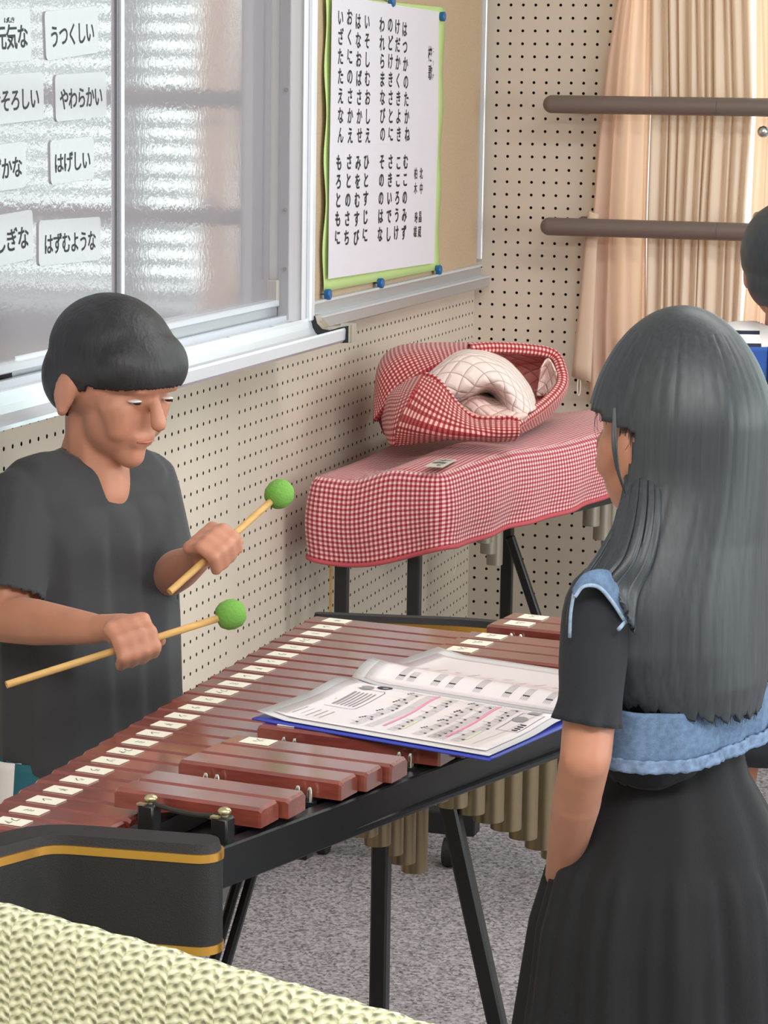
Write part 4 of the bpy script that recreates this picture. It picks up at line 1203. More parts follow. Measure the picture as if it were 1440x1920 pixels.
# ================================================================== GIRL
def frame(fx, fy):
    f = Vector((fx, fy, 0)).normalized(); return f, Vector((-f.y, f.x, 0))
def ell(c, l, f, rl, rf, rz, tilt=0):
    z = UP
    if tilt: 
        q = Matrix.Rotation(tilt, 3, l); f = q @ f; z = q @ z
    return ('e', c, (l*rl, f*rf, z*rz))
GF, GL = frame(-.918, .397)
hc = at(1277, 760, d=2.72)                         # head centre
G0 = Vector((hc.x, hc.y, 0))
girl = thing('person', 'girl with long black hair in a denim vest over black dress, seen from behind', 'person', G0)
def g(l, f, z): return G0+GL*l+GF*f+UP*z
HZ = 1.262
head = [ell(g(0, .004, HZ+.012), GL, GF, .068, .086, .090), ell(g(0, .036, HZ-.050), GL, GF, .050, .052, .056),
        ('c', g(0, .060, HZ-.066), g(0, .066, HZ-.078), .026, .020),                                   # chin
        ('c', g(.034, .052, HZ-.022), g(.030, .062, HZ-.04), .026, .022), ('c', g(-.034, .052, HZ-.022), g(-.030, .062, HZ-.04), .026, .022),
        ('c', g(0, .088, HZ-.004), g(0, .098, HZ-.026), .007, .0105), ('c', g(-.016, .086, HZ-.050), g(.016, .086, HZ-.050), .0075, .0075),
        ('c', g(-.030, .080, HZ+.020), g(.030, .080, HZ+.020), .010, .010),
        ('c', g(0, -.010, HZ-.06), g(0, -.018, 1.10), .038, .043)]
for s in (1, -1):
    head += [('e', g(.076*s, .014, HZ-.018), (GL*.008+GF*-.003, GF*.016-UP*.004, UP*.029+GF*.004)), ('e', g(.074*s, .018, HZ-.042), (GL*.006, GF*.009, UP*.011))]
sh = at(1124, 1140, d=2.66); el = at(1098, 1420, d=2.64); wr = at(1052, 1640, d=2.80); kn = at(1098, 1740, d=2.91)
arm = [('c', sh, el.lerp(sh, .45), .027, .028), ('c', el.lerp(sh, .45), el, .0285, .0275), ('c', el, el.lerp(wr, .35), .0275, .0265), ('c', el.lerp(wr, .35), wr, .0275, .0185)]
def hand(c, wrist, fdir, nrm, s=1.0, curl=.5):
    """relaxed hand: palm, four bent fingers of unequal length, thumb from the side of the palm"""
    f = (fdir).normalized(); n = (nrm-f*nrm.dot(f)).normalized(); b = f.cross(n)
    out = [('c', wrist, c, .017*s, .016*s)]
    for k in range(4):
        q = (k-1.5)*.0145*s; base = c+b*q+f*.022*s
        out.append(('c', c+b*q*.7-f*.012*s, base, .0125*s, .0095*s))
        L = (.026, .030, .028, .022)[k]*s; p = base; a = curl*.5
        for sg in range(3):
            d = f*math.cos(a)+n*math.sin(a); q2 = p+d*L*(1, .72, .55)[sg]
            out.append(('c', p, q2, (.0085-.0009*sg)*s, (.0078-.0009*sg)*s)); p = q2; a += curl
    t0 = c-b*.020*s-f*.008*s; t1 = t0-b*.016*s+f*.016*s+n*.008*s; t2 = t1+f*.022*s+n*.008*s-b*.002*s
    out += [('c', t0, t1, .011*s, .0095*s), ('c', t1, t2, .009*s, .0075*s)]
    return out
fd = (kn-wr).normalized()
hd = hand(wr+fd*.045, wr, fd, GF.cross(UP)*-1, .95, .45)
sh2 = g(-.135, .0, 1.095); el2 = g(-.140, .05, .89); wr2 = g(-.085, .13, .74)
arm2 = [('c', sh2, el2, .040, .029), ('c', el2, wr2, .028, .018)]+hand(wr2+Vector((GF.x*.03, GF.y*.03, -.035)), wr2, GF*.4-UP, GL, .95, .45)
torso = [('c', g(.070, 0, 1.085), g(-.070, 0, 1.085), .040, .040), ('c', g(.045, 0, 1.03), g(-.045, 0, 1.03), .064, .064), ('c', g(.030, 0, .93), g(-.030, 0, .93), .058, .058),
         ('c', g(.034, 0, .82), g(-.034, 0, .82), .062, .062), ('c', g(.034, 0, .76), g(-.034, 0, .76), .060, .060)]
legs = []
for s in (1, -1):
    legs += [('c', g(.055*s, 0, .74), g(.06*s, .01, .40), .066, .046), ('c', g(.06*s, .01, .40), g(.06*s, -.01, FZ+.08), .044, .030), ('c', g(.06*s, -.01, FZ+.04), g(.062*s, .11, FZ+.028), .032, .026)]
blob('body', head+torso+arm+hd+arm2+legs+[('c', sh, g(.075, 0, 1.09), .026, .038)], M_SKIN, girl, .0042, 5)

# dress top with flared sleeves
top_ = [(p[0], p[1], p[2], p[3]+.008, p[4]+.008) if p[0] == 'c' else p for p in torso]
blob('dress_top', top_, M_NAVY, girl, .006, 6, cut=lambda c: c.z > 1.13 or c.z < .885, thick=.002)
def ring_loft(name, rings, m_, par, n=72, ripple=None, closed_top=False, thick=.0025):
    """rings: (centre, ax vector, ay vector); ripple(i, a) gives a radial factor"""
    mb = MB(); P = []
    for i, (c, ax, ay) in enumerate(rings):
        row = []
        for k in range(n+1):
            a = 6.283185*(k % n)/n; s = ripple(i, a) if ripple else 1
            row.append(Vector(c)+Vector(ax)*math.cos(a)*s+Vector(ay)*math.sin(a)*s)
        P.append(row)
    mb.grid(P)
    if closed_top: mb.add(P[0][:-1], [tuple(range(n))])
    o = mb.build(name, m_, par, 179)
    if thick: solidify(o, thick, 0)
    return o
def limb_rings(pts, radii, per, side):
    P = [Vector(p) for p in pts]; out = []; n = 18
    for i in range(n+1):
        t = i/n; c = crom(P, t); d = (crom(P, min(1, t+.02))-crom(P, max(0, t-.02))).normalized()
        ax = (side-d*side.dot(d)).normalized(); ay = d.cross(ax)
        rr = crom([Vector((r, 0, 0)) for r in radii], t).x; out.append((c, ax*rr, ay*rr))
    return out
IMR = Vector((.958, .286, 0))
rn = random.Random(2)
slv = [at(1160, 1080, d=2.68), at(1124, 1125, d=2.655), at(1113, 1225, d=2.645), at(1107, 1305, d=2.64), at(1099, 1355, d=2.64)]
ring_loft('sleeve', limb_rings(slv, [.018, .033, .0345, .032, .0345], 0, IMR), M_NAVY, girl, 80, lambda i, a: 1+(.05*math.sin(a*9+1)+.05*math.sin(a*5))*max(0, (i-11)/7)**2)
slr = [g(-.085, 0, 1.12), g(-.125, 0, 1.105), g(-.15, .002, 1.03), g(-.155, .005, .975), g(-.16, .007, .94)]
ring_loft('sleeve', limb_rings(slr, [.030, .05, .05, .042, .046], 0, IMR), M_NAVY, girl, 80, lambda i, a: 1+.06*math.sin(a*9)*max(0, (i-11)/7)**2)
# ruffle lip at the front of the left sleeve hem
# vest: denim shell, cut at the hem, neck and armholes
vest_p = [('c', g(.080, -.005, 1.085), g(-.080, -.005, 1.085), .050, .050), ('c', g(.050, -.005, 1.02), g(.046, -.008, .84), .074, .076), ('c', g(-.050, -.005, 1.02), g(-.046, -.008, .84), .074, .076), ('c', g(0, -.006, 1.02), g(0, -.008, .84), .078, .078)]
hemz = at(1290, 1455, d=2.62).z
def vcut(c):
    q = c-G0; l = q.dot(GL); f = q.dot(GF)
    return c.z < hemz-.05*l or c.z > 1.132 or (f > .05 and abs(l) < .03) or (f < .035 and .978 < c.z < 1.10) or (abs(l) > .078 and c.z < 1.13 and c.z > .978)
blob('denim_vest', vest_p, M_DENIM, girl, .005, 8, cut=vcut, thick=.005)
# frayed hem band and shoulder band with pale piping
cv = g(0, -.01, 0)
def vest_ring(z, r=.0): return [(cv+UP*z, GL*(.142+r), GF*(.092+r))]
dgv = bpy.data.objects['denim_vest']
hemv = [v.co + G0 for v in dgv.data.vertices]
hemv = [v for v in hemv if v.z < hemz-.05*((v-G0).dot(GL))+.012]
def hem_r(a):
    best = .08
    for v in hemv:
        q = v-G0; l, f = q.dot(GL), q.dot(GF); da = (math.atan2(f, l)-a+math.pi) % (2*math.pi)-math.pi
        if abs(da) < .09: best = max(best, math.hypot(l, f))
    return best
HR = [hem_r(-math.pi+2*math.pi*k/120) for k in range(121)]
HR = [(HR[k-1]+HR[k]+HR[(k+1) % 120])/3 for k in range(120)]; HR.append(HR[0])
mb = MB(); P = []
for i in range(6):
    row = []
    for k in range(121):
        a = -math.pi+2*math.pi*k/120; q = g(0, 0, 0)+(GL*math.cos(a)+GF*math.sin(a))*(HR[k]+.0015+.001*math.sin(a*47+i))
        row.append(Vector((q.x, q.y, hemz-.05*math.cos(a)*HR[k]+.010-.014*i/5+.0008*math.sin(a*70+i))))
    P.append(row)
mb.grid(P); o = mb.build('frayed_hem', mat('denim_hem', srgb(112, 136, 168), .85, vary=(110, .38)), girl, 179); solidify(o, .003, 0)
sb = [[at(1076, 1108, d=2.60), at(1098, 1078, d=2.60), at(1130, 1070, d=2.61), at(1160, 1085, d=2.62), at(1176, 1110, d=2.63)],
      [at(1077, 1118, d=2.595), at(1094, 1098, d=2.595), at(1122, 1100, d=2.60), at(1148, 1128, d=2.61), at(1172, 1165, d=2.62)]]
mb = MB(); mb.grid(patch([[p+UP*0 for p in r] for r in [sb[0], [a.lerp(b, .5)-Vector((-.28, .95, 0))*.004 for a, b in zip(*sb)], sb[1]]], 12, 30)); o = mb.build('shoulder_strap', M_DENIM, girl, 179); solidify(o, .006, 0)
mb = MB(); mb.tube([crom(sb[1], k/30)-Vector((-.28, .95, 0))*.003 for k in range(31)]+[at(1160, 1180, d=2.60)], .0022, 8); mb.tube([crom([at(1076, 1112, d=2.595), at(1070, 1150, d=2.60), at(1068, 1195, d=2.61)], k/8) for k in range(9)], .0018, 8); mb.build('piping', M_DENIML, girl, 179)
# skirt: two gathered tiers
def zat(y): return at(1290, y, d=2.72).z
sk = [(1400, .074), (1470, .082), (1560, .114), (1640, .132), (1680, .141), (1780, .157), (1920, .166)]
zz = [zat(y) for y, _ in sk]; rr = [r for _, r in sk]
rad = lin(list(zip(zz, rr)))
rings = []; zlist = [zz[0]-(zz[0]-.30)*i/44 for i in range(45)]
for z in zlist:
    r = rad(z) if z > zz[-1] else rr[-1]+(zz[-1]-z)*.14
    seam = zat(1652)
    if z < seam: r += .006
    rings.append((Vector((0, 0, z))+g(0, .0, 0)+IMR*.008, IMR*r*.92, Vector((-.286, .958, 0))*r*.82))
def skr(i, a):
    z = zlist[i]; t = max(0, min(1, (zz[0]-z)/.3))
    low = z < zat(1652)
    return 1+(.012+.02*t)*math.sin(a*11+.5*math.sin(z*9))+((.013*math.sin(a*27+z*10)+.008*math.sin(a*41)) if low else .004*math.sin(a*19))
ring_loft('skirt', rings, M_SKIRT, girl, 180, skr)

# hair: crown, fringe and the long fall down the back, then loose strands on top
HC = g(0, -.004, HZ+.018)
hz_top = HZ+.123
def hair_pt(a, z, out=0.0):
    """a: angle round the head, 0 = straight back, + = her left"""
    sh_l = 0
    if z > HZ+.010:
        t = min(1, (z-(HZ+.010))/(hz_top-HZ-.010)); k = math.sqrt(max(0, 1-t**1.55))
        rl, rb, cf = .082*k, .094*k, .0
    else:
        t = (HZ+.010-z)/(HZ+.010-.965); t = max(0, min(1.1, t))
        u_ = max(0, min(1, (t-.12)/.56)); u_ = u_*u_*(3-2*u_); rl = .082+.038*u_-.030*max(0, (t-.76)/.24)
        rb = .094-.002*t+.010*max(0, (t-.4)/.6)
        cf = 0; sh_l = .012*u_
    rl += out; rb += out
    s, c = math.sin(a), math.cos(a)
    return G0+GL*(s*rl+sh_l)-GF*(c*rb)+UP*z
def front_limit(z):
    """how far round to the face the hair reaches (from the back)"""
    if z > HZ+.034: return math.pi
    if z > HZ+.004: return math.pi-(HZ+.034-z)/.030*1.62
    t = (HZ+.004-z)/(HZ+.004-.965)
    return 1.52+.16*min(1, t/.4)-.22*max(0, t-.5)
mb = MB(); nz, na = 130, 200; P = []; ang = [-math.pi+2*math.pi*j/na for j in range(na+1)]; ZR = []
for i in range(nz+1):
    t = i/nz
    if t < .3: z = HZ+.010+(hz_top-HZ-.010)*math.cos(t/.3*math.pi/2)**.87
    else: z = HZ+.010-(HZ+.010-.970)*(t-.3)/.7
    ZR.append(z); row = []
    tip = max(0, (t-.93)/.07)
    for a in ang:
        wv = .0003*math.sin(a*37+1.3*math.sin(z*6))+.0003*math.sin(a*53+z*9)*math.sin(a*5)
        zz_ = z+tip*(.004*math.sin(a*31)+.003*math.sin(a*67)+.026*(abs(a)/1.7)**2)
        row.append(hair_pt(a, zz_, (wv if z < HZ+.1 else 0)-.004*tip))
    P.append(row)
V = [p for r in P for p in r]; F = []
for i in range(nz):
    for j in range(na):
        if abs(ang[j]+math.pi/na) < front_limit((ZR[i]+ZR[i+1])/2)+.02: F.append((i*(na+1)+j, (i+1)*(na+1)+j, (i+1)*(na+1)+j+1, i*(na+1)+j+1))
used = sorted({q for f in F for q in f}); mp = {q: k for k, q in enumerate(used)}
mb.add([V[q] for q in used], [tuple(mp[q] for q in f) for f in F])
o = mb.build('hair', M_HAIR, girl, 179); solidify(o, .008, 1 if False else -1)
mb = MB(); rn = random.Random(11)
def strand(pts, r): mb.tube(pts, [r, r, r*.9, r*.8, r*.6, r*.35][:len(pts)] if len(pts) <= 6 else [r*(1-.6*k/len(pts)) for k in range(len(pts))], 4, caps=False)
for _ in range(1500):
    a = rn.uniform(-1.9, 1.9); zs0 = HZ+rn.uniform(-.14, .10); zb = .958+rn.uniform(0, .05)+.03*(abs(a)/1.7)**2
    if abs(a) > front_limit(min(zs0, HZ-.03)): continue
    n = 12; da = rn.gauss(0, .05); pts = []
    for k in range(n+1):
        z = zs0+(zb-zs0)*k/n
        lim = front_limit(z)-.02
        aa = max(-lim, min(lim, a+da*k/n+.010*math.sin(k*.9+a*9)))
        pts.append(hair_pt(aa, z, -.0002+(.0009*math.sin(k/n*3.1)+.0012*(k/n)**2*rn.random())))
    strand(pts, rn.uniform(.0003, .0006))
for _ in range(130):       # fringe and side locks over the brow
    a = rn.choice((1, -1))*rn.uniform(1.55, 3.1); pts = []
    zb = HZ+rn.uniform(.006, .03) if abs(a) > 1.9 else HZ-.02
    for k in range(8): pts.append(hair_pt(a, HZ+.10+(zb-HZ-.10)*k/7, .0003+.0005*math.sin(k+a)))
    strand(pts, .0007)
for q in range(10):        # lock hanging in front of the left ear
    dx = rn.uniform(-5, 5); pts = [crom([at(1152+dx*.4, 765, d=2.645), at(1152+dx, 830, d=2.637), at(1158+dx*.6, 880, d=2.640), at(1172+dx*.2, 925, d=2.652)], k/12)-GF*0 for k in range(13)]
    strand(pts, .0011)
for q in range(14):        # hair that falls over the front of the left shoulder
    dx = rn.uniform(-10, 12); pts = [crom([at(1185+dx*.5, 930, d=2.67), at(1135+dx, 1030, d=2.64), at(1098+dx, 1085, d=2.63), at(1072+dx*.8, 1140, d=2.63), at(1064+dx*.5, 1235, d=2.635)], k/14) for k in range(15)]
    strand(pts, .0012)
for q in range(70):        # flyaway hairs
    a = rn.uniform(-3.1, 3.1); z0 = HZ+rn.uniform(.0, .12); pts = []; h = rn.uniform(.002, .008)
    for k in range(6): pts.append(hair_pt(a+.05*k*rn.random(), z0-.012*k*(1 if z0 < HZ+.08 else .3), h*math.sin(k/5*3.14)+.0005))
    strand(pts, .00028)
mb.build('hair_strands', M_HAIR, girl, 179)
mb = MB()          # swept lock over the left shoulder
rows = [[(1188, 800, 2.712), (1205, 800, 2.70), (1232, 800, 2.685)], [(1168, 935, 2.670), (1200, 940, 2.640), (1240, 945, 2.640)], [(1134, 1030, 2.646), (1178, 1040, 2.616), (1226, 1045, 2.628)],
        [(1096, 1090, 2.632), (1140, 1092, 2.612), (1196, 1120, 2.622)], [(1088, 1112, 2.640), (1150, 1104, 2.616), (1190, 1190, 2.604)]]
G_ = patch(cp(rows), 40, 40)
for i, r in enumerate(G_):
    for j, p in enumerate(r): p += Vector((.28, -.95, 0))*(.0008*math.sin(j*.9+i*.05)+.0006*math.sin(j*2.3))
mb.grid(G_); o = mb.build('shoulder_lock', M_HAIR, girl, 179); solidify(o, .006, 0)

# ================================================================== BOY
BF, BL = frame(.958*.74-(-.286)*.62, .286*.74-.958*.62)
hb = at(213, 705, d=3.50)
B0 = Vector((hb.x, hb.y, 0)); BH = hb.z
boy = thing('person', 'boy in charcoal t-shirt playing the marimba with green mallets', 'person', B0)
def b_(l, f, z): return B0+BL*l+BF*f+UP*z
tl = .30
def hp(l, f, z):
    """head-space point, tilted down"""
    return b_(l, f*math.cos(tl)+z*math.sin(tl), BH+z*math.cos(tl)-f*math.sin(tl))
hx = BF*math.cos(tl)-UP*math.sin(tl); hu = UP*math.cos(tl)+BF*math.sin(tl)
heads = [('e', hp(0, -.004, .016), (BL*.072, hx*.088, hu*.088)), ('e', hp(0, .030, -.048), (BL*.052, hx*.052, hu*.058)),
         ('c', hp(0, .054, -.082), hp(0, .062, -.090), .026, .021), ('c', hp(.034, .050, -.022), hp(.028, .056, -.05), .026, .022), ('c', hp(-.034, .050, -.022), hp(-.028, .056, -.05), .026, .022),
         ('c', hp(0, .086, -.006), hp(0, .100, -.030), .008, .012), ('c', hp(-.014, .079, -.058), hp(.014, .079, -.058), .007, .007), ('c', hp(-.013, .078, -.066), hp(.013, .078, -.066), .0065, .0065),
         ('c', hp(-.032, .080, .016), hp(.032, .080, .016), .010, .010), ('c', hp(0, -.02, -.06), b_(0, -.03, BH-.165), .042, .046)]
for s in (1, -1): heads += [('e', hp(.074*s, -.012, -.022), (BL*.009, hx*.019, hu*.030)), ('e', hp(.076*s, -.008, -.046), (BL*.007, hx*.010, hu*.011))]
SHZ = BH-.168
TF = -.055
rsh = b_(-.125, TF, SHZ-.005); lsh = b_(.112, TF, SHZ)
rel = at(8, 1160, d=3.42); rha = at(236, 1186, d=3.26)
lel = at(318, 1078, d=3.58); lha = at(396, 1032, d=3.42)
rwr = rha+(rel-rha).normalized()*.062; lwr = lha+(lel-lha).normalized()*.062
arms = [('c', rsh, rel, .044, .033), ('c', rel, rel.lerp(rwr, .35), .033, .032), ('c', rel.lerp(rwr, .35), rwr, .032, .021),
        ('c', lsh, lel, .044, .031), ('c', lel, lel.lerp(lwr, .35), .031, .030), ('c', lel.lerp(lwr, .35), lwr, .030, .021)]
def fist(c, axis, wrist, s=1.0):
    """fingers closed round a stick that runs along axis through c"""
    a = axis.normalized(); w_ = (wrist-c); w_ = (w_-a*w_.dot(a)).normalized(); n = a.cross(w_)
    pol = lambda t, ang, r: c+a*t+(w_*math.cos(ang)+n*math.sin(ang))*r
    out = [('c', wrist, pol(0, .5, .034*s), .021*s, .020*s)]
    for k in range(4):
        t = (k-1.5)*.0165*s; rad_ = (.024, .025, .0245, .022)[k]*s
        out.append(('c', pol(0, .3, .040*s), pol(t, 1.1, .030*s), .017*s, .0115*s))
        for a0, a1 in ((1.1, 2.1), (2.1, 3.2), (3.2, 4.4)):
            out.append(('c', pol(t, a0, rad_+.004*s*(a0 < 1.2)), pol(t, a1, rad_*.92), .0098*s, .0088*s))
    out += [('c', pol(-.012*s, .0, .034*s), pol(.022*s, -.7, .026*s), .0125*s, .0105*s), ('c', pol(.022*s, -.7, .026*s), pol(.046*s, -.8, .020*s), .0102*s, .0088*s)]
    return out
m2h = at(433, 1152, d=3.30); m2t = at(12, 1284, d=3.18)
m1h = at(524, 926, d=3.48); m1t = at(318, 1110, d=3.36)
def near_on(a, b, p): t = (p-a).dot(b-a)/(b-a).length_squared; return a+(b-a)*t
rc = near_on(m2t, m2h, rha); lc = near_on(m1t, m1h, lha)
hands = fist(rc, m2h-m2t, rwr, .92)+fist(lc, m1h-m1t, lwr, .92)
TZ = SHZ
tors = [('c', b_(.080, TF, TZ), b_(-.085, TF, TZ), .050, .050)]+[('c', b_(x, TF+.004, TZ-.06), b_(x*.92, TF+.012, TZ-.36), .072, .078) for x in (-.062, 0, .056)]+[('c', b_(0, TF+.01, TZ+.06), b_(0, TF, TZ), .043, .05)]
lg = []
for s in (1, -1):
    lg += [('c', b_(.065*s, TF, TZ-.40), b_(.07*s, TF+.01, .45), .066, .048), ('c', b_(.07*s, TF+.01, .45), b_(.07*s, TF-.01, FZ+.08), .046, .032), ('c', b_(.07*s, TF-.01, FZ+.045), b_(.075*s, TF+.12, FZ+.03), .034, .028)]
blob('body', heads+arms+hands+tors+lg, M_SKIN, boy, .0042, 4)
# hair cap with a fringe to the brow
hr = [('e', hp(0, -.010, .028), (BL*.081, hx*.094, hu*.082)), ('e', hp(0, -.040, -.012), (BL*.074, hx*.062, hu*.066)), ('e', hp(0, .040, .034), (BL*.074, hx*.060, hu*.052))]
def hcut(c):
    q = c-Vector((B0.x, B0.y, BH)); f = q.dot(hx); z = q.dot(hu); l = q.dot(BL)
    return (f > .020 and z < .006+.005*math.sin(l*210)) or (f > -.030 and z < -.016+.4*f) or z < -.080
blob('hair', hr, mat('boy_hair', (.022, .023, .026), .5, bump=(60, .6, (3, 3, .8)), vary=(40, .3)), boy, .0035, 12, cut=hcut, thick=.004)
for s in (1, -1):
    mb = MB(); mb.sphere(hp(.030*s, .0760, -.004), (.0098, .0082, .0024)); mb.sphere(hp(.030*s, .0812, -.0048), (.0058, .0036, .0026), 1)
    mb.build('eye', [M_WHITEC, M_INK], boy, 179)
mb = MB(); mb.tube([hp(-.016, .0845, -.062), hp(0, .0868, -.0625), hp(.016, .0845, -.062)], [.001, .0022, .001], 8); mb.build('lips', mat('lips', srgb(178, 104, 92), .45), boy, 179)
# t-shirt: shell with short sleeves, cut at neck, hem and cuffs
tsh = [(p[0], p[1], p[2], p[3]+.012, p[4]+.014) for p in tors[:4]]
rs2 = rsh.lerp(rel, .80); ls2 = lsh.lerp(lel, .86)
tsh += [('c', rsh, rs2, .052, .050), ('c', lsh, ls2, .050, .042), ('c', b_(.05, TF+.012, TZ-.40), b_(-.055, TF+.012, TZ-.40), .092, .092), ('c', b_(.080, TF, TZ), b_(.0, TF, TZ+.018), .055, .056), ('c', b_(-.085, TF, TZ), b_(.0, TF, TZ+.018), .055, .056)]
rd = (rs2-rsh).normalized(); ld = (ls2-lsh).normalized(); nk = b_(0, TF+.026, TZ+.098)
def tcut(c):
    q = c-B0
    if c.z < TZ-.395: return True
    if (c-rs2).dot(rd) > 0 and (c-rs2).length < .066 and (c-b_(0, 0, c.z)).length > .10: return True
    if (c-ls2).dot(ld) > 0 and (c-ls2).length < .058 and (c-b_(0, 0, c.z)).length > .10: return True
    return (c-nk).length < .060
blob('t_shirt', tsh, M_TSHIRT, boy, .005, 6, cut=tcut, thick=.004)
# faint print on the chest
rings = []
for i in range(20):
    z = TZ-.355-(TZ-.355-.46)*i/19; rings.append((b_(0, TF+.01, z), BL*(.150+.01*i/19), BF*(.098+.012*i/19)))
ring_loft('shorts', rings, M_TEAL, boy, 60, lambda i, a: 1+.012*math.sin(a*9))
rings = []
for i in range(20):
    z = TZ-.355-(TZ-.355-.47)*i/19; rings.append((b_(-.128, TF-.005, z), BL*.030, BF*.035))
ring_loft('side_panel', rings, M_WHITEC, boy, 30)
# mallets
def mallet(tail, headp, label):
    t = thing('mallet', label, 'mallet', tail, 'green headed mallets held by the boy')
    mb = MB(); mb.tube([tail, headp], .0048, 12); mb.build('stick', M_STICK, t, 40)
    d = (headp-tail).normalized(); mb = MB()
    mb.tube([headp+d*x for x in (-.019, -.016, -.009, .0, .009, .016, .018)], [.006, .014, .0185, .020, .0185, .013, .004], 18); mb.build('yarn_head', M_GREENB, t, 179)
mallet(m2t, m2h, 'pale wooden mallet with green head, in the hand nearer the camera')
mallet(m1t, m1h, 'pale wooden mallet with green head, raised higher toward the wall')

# ================================================================== CHILD AT THE RIGHT EDGE
CF, CL = frame(-.35, .94)
h3 = at(1482, 492, d=4.5); C0 = Vector((h3.x, h3.y, 0)); CZ = h3.z
kid = thing('person', 'child with short dark hair in white and striped shirt, back turned, by the curtain', 'person', C0)
def c_(l, f, z): return C0+CL*l+CF*f+UP*z
parts = [ell(c_(0, 0, CZ+.005), CL, CF, .072, .088, .092), ell(c_(0, .032, CZ-.05), CL, CF, .054, .054, .056), ('c', c_(0, .09, CZ-.01), c_(0, .102, CZ-.03), .008, .012), ('c', c_(0, -.012, CZ-.06), c_(0, -.012, CZ-.16), .043, .046)]
for s in (1, -1): parts.append(('e', c_(.075*s, 0, CZ-.02), (CL*.008, CF*.018, UP*.03)))
SZ3 = CZ-.172
t3 = [('c', c_(.09, 0, SZ3), c_(-.09, 0, SZ3), .055, .055), ('c', c_(.06, 0, SZ3-.10), c_(.055, 0, SZ3-.38), .078, .082), ('c', c_(-.06, 0, SZ3-.10), c_(-.055, 0, SZ3-.38), .078, .082), ('c', c_(0, 0, SZ3-.10), c_(0, 0, SZ3-.38), .080, .084)]
a3 = []
for s in (1, -1):
    a3 += [('c', c_(.145*s, 0, SZ3-.01), c_(.185*s, .0, SZ3-.25), .045, .033), ('c', c_(.185*s, 0, SZ3-.25), c_(.17*s, .09, SZ3-.43), .032, .021)]
    a3 += hand(c_(.168*s, .11, SZ3-.475), c_(.17*s, .09, SZ3-.43), CF*.3-UP, CL*-s, .95, .4)
    a3 += [('c', c_(.065*s, 0, SZ3-.42), c_(.07*s, .0, .42), .074, .05), ('c', c_(.07*s, 0, .42), c_(.07*s, -.02, FZ+.08), .047, .032), ('c', c_(.07*s, -.02, FZ+.045), c_(.075*s, .12, FZ+.03), .034, .028)]
blob('body', parts+t3+a3, M_SKIN, kid, .0055, 4)
h_ = [ell(c_(0, -.012, CZ+.018), CL, CF, .088, .102, .092), ell(c_(0, -.030, CZ-.030), CL, CF, .080, .070, .062)]
blob('hair', h_, M_HAIR, kid, .005, 4, cut=lambda c: (c-C0).dot(CF) > .03 and c.z < CZ+.01 or c.z < CZ-.072 or ((c-C0).dot(CF) > -.02 and c.z < CZ-.03), thick=.006)
tp = [(p[0], p[1], p[2], p[3]+.013, p[4]+.014) for p in t3]
def kcut(c): return (c-c_(0, .0, SZ3+.09)).length < .062 or c.z < SZ3-.42
SHIRT_KID = blob('striped_shirt', tp, None, kid, .006, 6, cut=kcut, thick=.004)
ms = bpy.data.materials.new('striped_cloth'); ms.use_nodes = True
nt = ms.node_tree; tc = nt.nodes.new('ShaderNodeTexCoord'); sp = nt.nodes.new('ShaderNodeSeparateXYZ'); nt.links.new(tc.outputs['Object'], sp.inputs[0])
r0 = nt.nodes.new('ShaderNodeValToRGB'); r0.color_ramp.interpolation = 'CONSTANT'
r0.color_ramp.elements[0].color = (.02, .025, .05, 1); r0.color_ramp.elements[1].position = .30; r0.color_ramp.elements[1].color = srgb(236, 234, 232)
nt.links.new(math_node(nt, 'FRACT', math_node(nt, 'MULTIPLY', sp.outputs[2], 1/.0205)), r0.inputs[0]); nt.links.new(r0.outputs[0], nt.nodes['Principled BSDF'].inputs['Base Color'])
nt.nodes['Principled BSDF'].inputs['Roughness'].default_value = .85
slp = []
for s in (1, -1): slp += [('c', c_(.135*s, 0, SZ3-.03), c_(.180*s, .0, SZ3-.22), .062, .058)]
slp += [('c', c_(.135*s, 0, SZ3-.02), c_(.02*s, -.004, SZ3+.012), .062, .066) for s in (1, -1)]
blob('white_sleeves', slp, M_WHITEC, kid, .006, 4, cut=lambda c: c.z < SZ3-.24 or (c-c_(0, .0, SZ3+.09)).length < .062, thick=.004)
SHIRT_KID.data.materials.clear(); SHIRT_KID.data.materials.append(ms)
# navy back panel with white lacing
def bk(l, z, e=.0): return c_(l, -.071-.004-e+.5*max(0, abs(l)-.09)-(.018 if z < SZ3-.03 else 0)*min(1, (SZ3-.03-z)/.04), z)
mb = MB(); mb.grid([[bk(.092-.040*j/10, SZ3+.030-.075*i/10, .006) for j in range(11)] for i in range(11)]); o = mb.build('blue_panel', mat('blue_cloth', srgb(40, 82, 156), .85, bump=(300, .2)), kid, 179); solidify(o, .003)
mb = MB(); mb.grid([[bk(.052-.06*j/10, SZ3+.032-.075*i/10, .007) for j in range(11)] for i in range(11)]); o = mb.build('navy_panel', mat('navy_cloth', (.012, .025, .06), .85), kid, 179); solidify(o, .003)
mb = MB()
for k in range(5):
    z = SZ3+.022-.016*k; ctr = bk(.044, z, .012)
    mb.tube([ctr+CL*(.006*math.cos(q))+UP*(.0035*math.sin(q)) for q in [6.283*i/14 for i in range(15)]], .0011, 6, caps=False)
mb.build('lacing', M_WHITEC, kid, 179)
rings = [(c_(0, -.006, SZ3+.030+.022*i/4), CL*(.068-.012*i/4), CF*(.062-.008*i/4)) for i in range(5)]
ring_loft('collar', rings, M_WHITEC, kid, 40, None, False, .005)
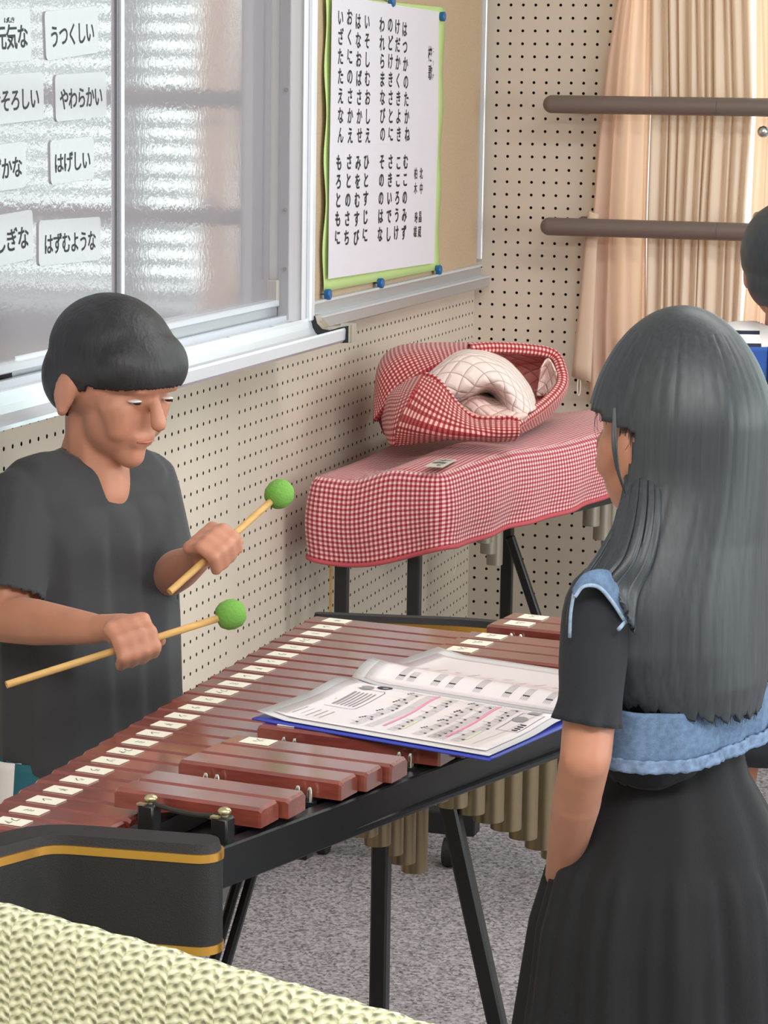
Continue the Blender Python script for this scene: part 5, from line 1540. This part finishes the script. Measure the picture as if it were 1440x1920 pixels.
rings = [(c_(0, 0, SZ3-.36-(SZ3-.36-.45)*i/12), CL*(.15+.02*i/12), CF*(.105+.02*i/12)) for i in range(13)]
ring_loft('shorts', rings, M_NAVY, kid, 50)

# ================================================================== WOVEN CHAIR IN THE FOREGROUND
Wv = weave_mat()
ca, cb_ = at(0, 1703, z=.87), at(780, 1920, z=.87)
cd = (cb_-ca); cd.z = 0; cd.normalize(); cn = Vector((cd.y, -cd.x, 0))      # towards the camera
if cn.y > 0: cn = -cn
mid = (ca+cb_)/2-cd*.10; mid.z = 0
chair = thing('chair', 'chair with pale green and cream woven back in the near left foreground', 'chair', (mid.x, mid.y, 0))
mb = MB(); P = []
hw = .46
prof = [(-.010, .40), (.014, .45), (.020, .60), (.020, .78), (.018, .848), (.010, .864), (0, .870), (-.012, .866), (-.022, .850), (-.026, .78), (-.026, .6), (-.02, .45), (-.010, .40)]
for i in range(len(prof)*4-3):
    t = i/(len(prof)*4-4); v = crom([Vector((a, b, 0)) for a, b in prof], t); row = []
    for j in range(61):
        u = (j/60-.5)*2; cu = .010*(1-u*u)
        edge = max(0, abs(u)-.90)/.10; zt = v.y-(v.y-.40)*.03*edge**2
        row.append(mid+cd*(u*hw)+cn*(v.x*(1-.5*edge**2)-cu)+UP*(zt+.0012*math.sin(u*60)*(v.y > .85)))
    P.append(row)
mb.grid(P)
for j in (0, 60): mb.add([P[i][j] for i in range(len(P)-1)], [tuple(range(len(P)-1))], 0, [[(0, 0)]*(len(P)-1)])
mb.build('backrest', Wv, chair, 179)
mb = MB(); mb.box(mid+cn*.24+UP*.435, (.84, .42, .07), 0, cd, cn, UP, .02, 3)
st = mb.build('seat', Wv, chair, 60)
L = st.data.uv_layers.new(name='UVMap')
for p in st.data.polygons:
    for li in p.loop_indices:
        q = st.data.vertices[st.data.loops[li].vertex_index].co; L.data[li].uv = (q.dot(cd), q.dot(cn)+q.z)
for sx in (-.38, .38):
    for sy in (.02, .42):
        p = mid+cd*sx+cn*sy; m = MB(); m.tube([p+UP*FZ, p+UP*.41], .014, 12); m.build('leg', M_STEEL, chair, 40)
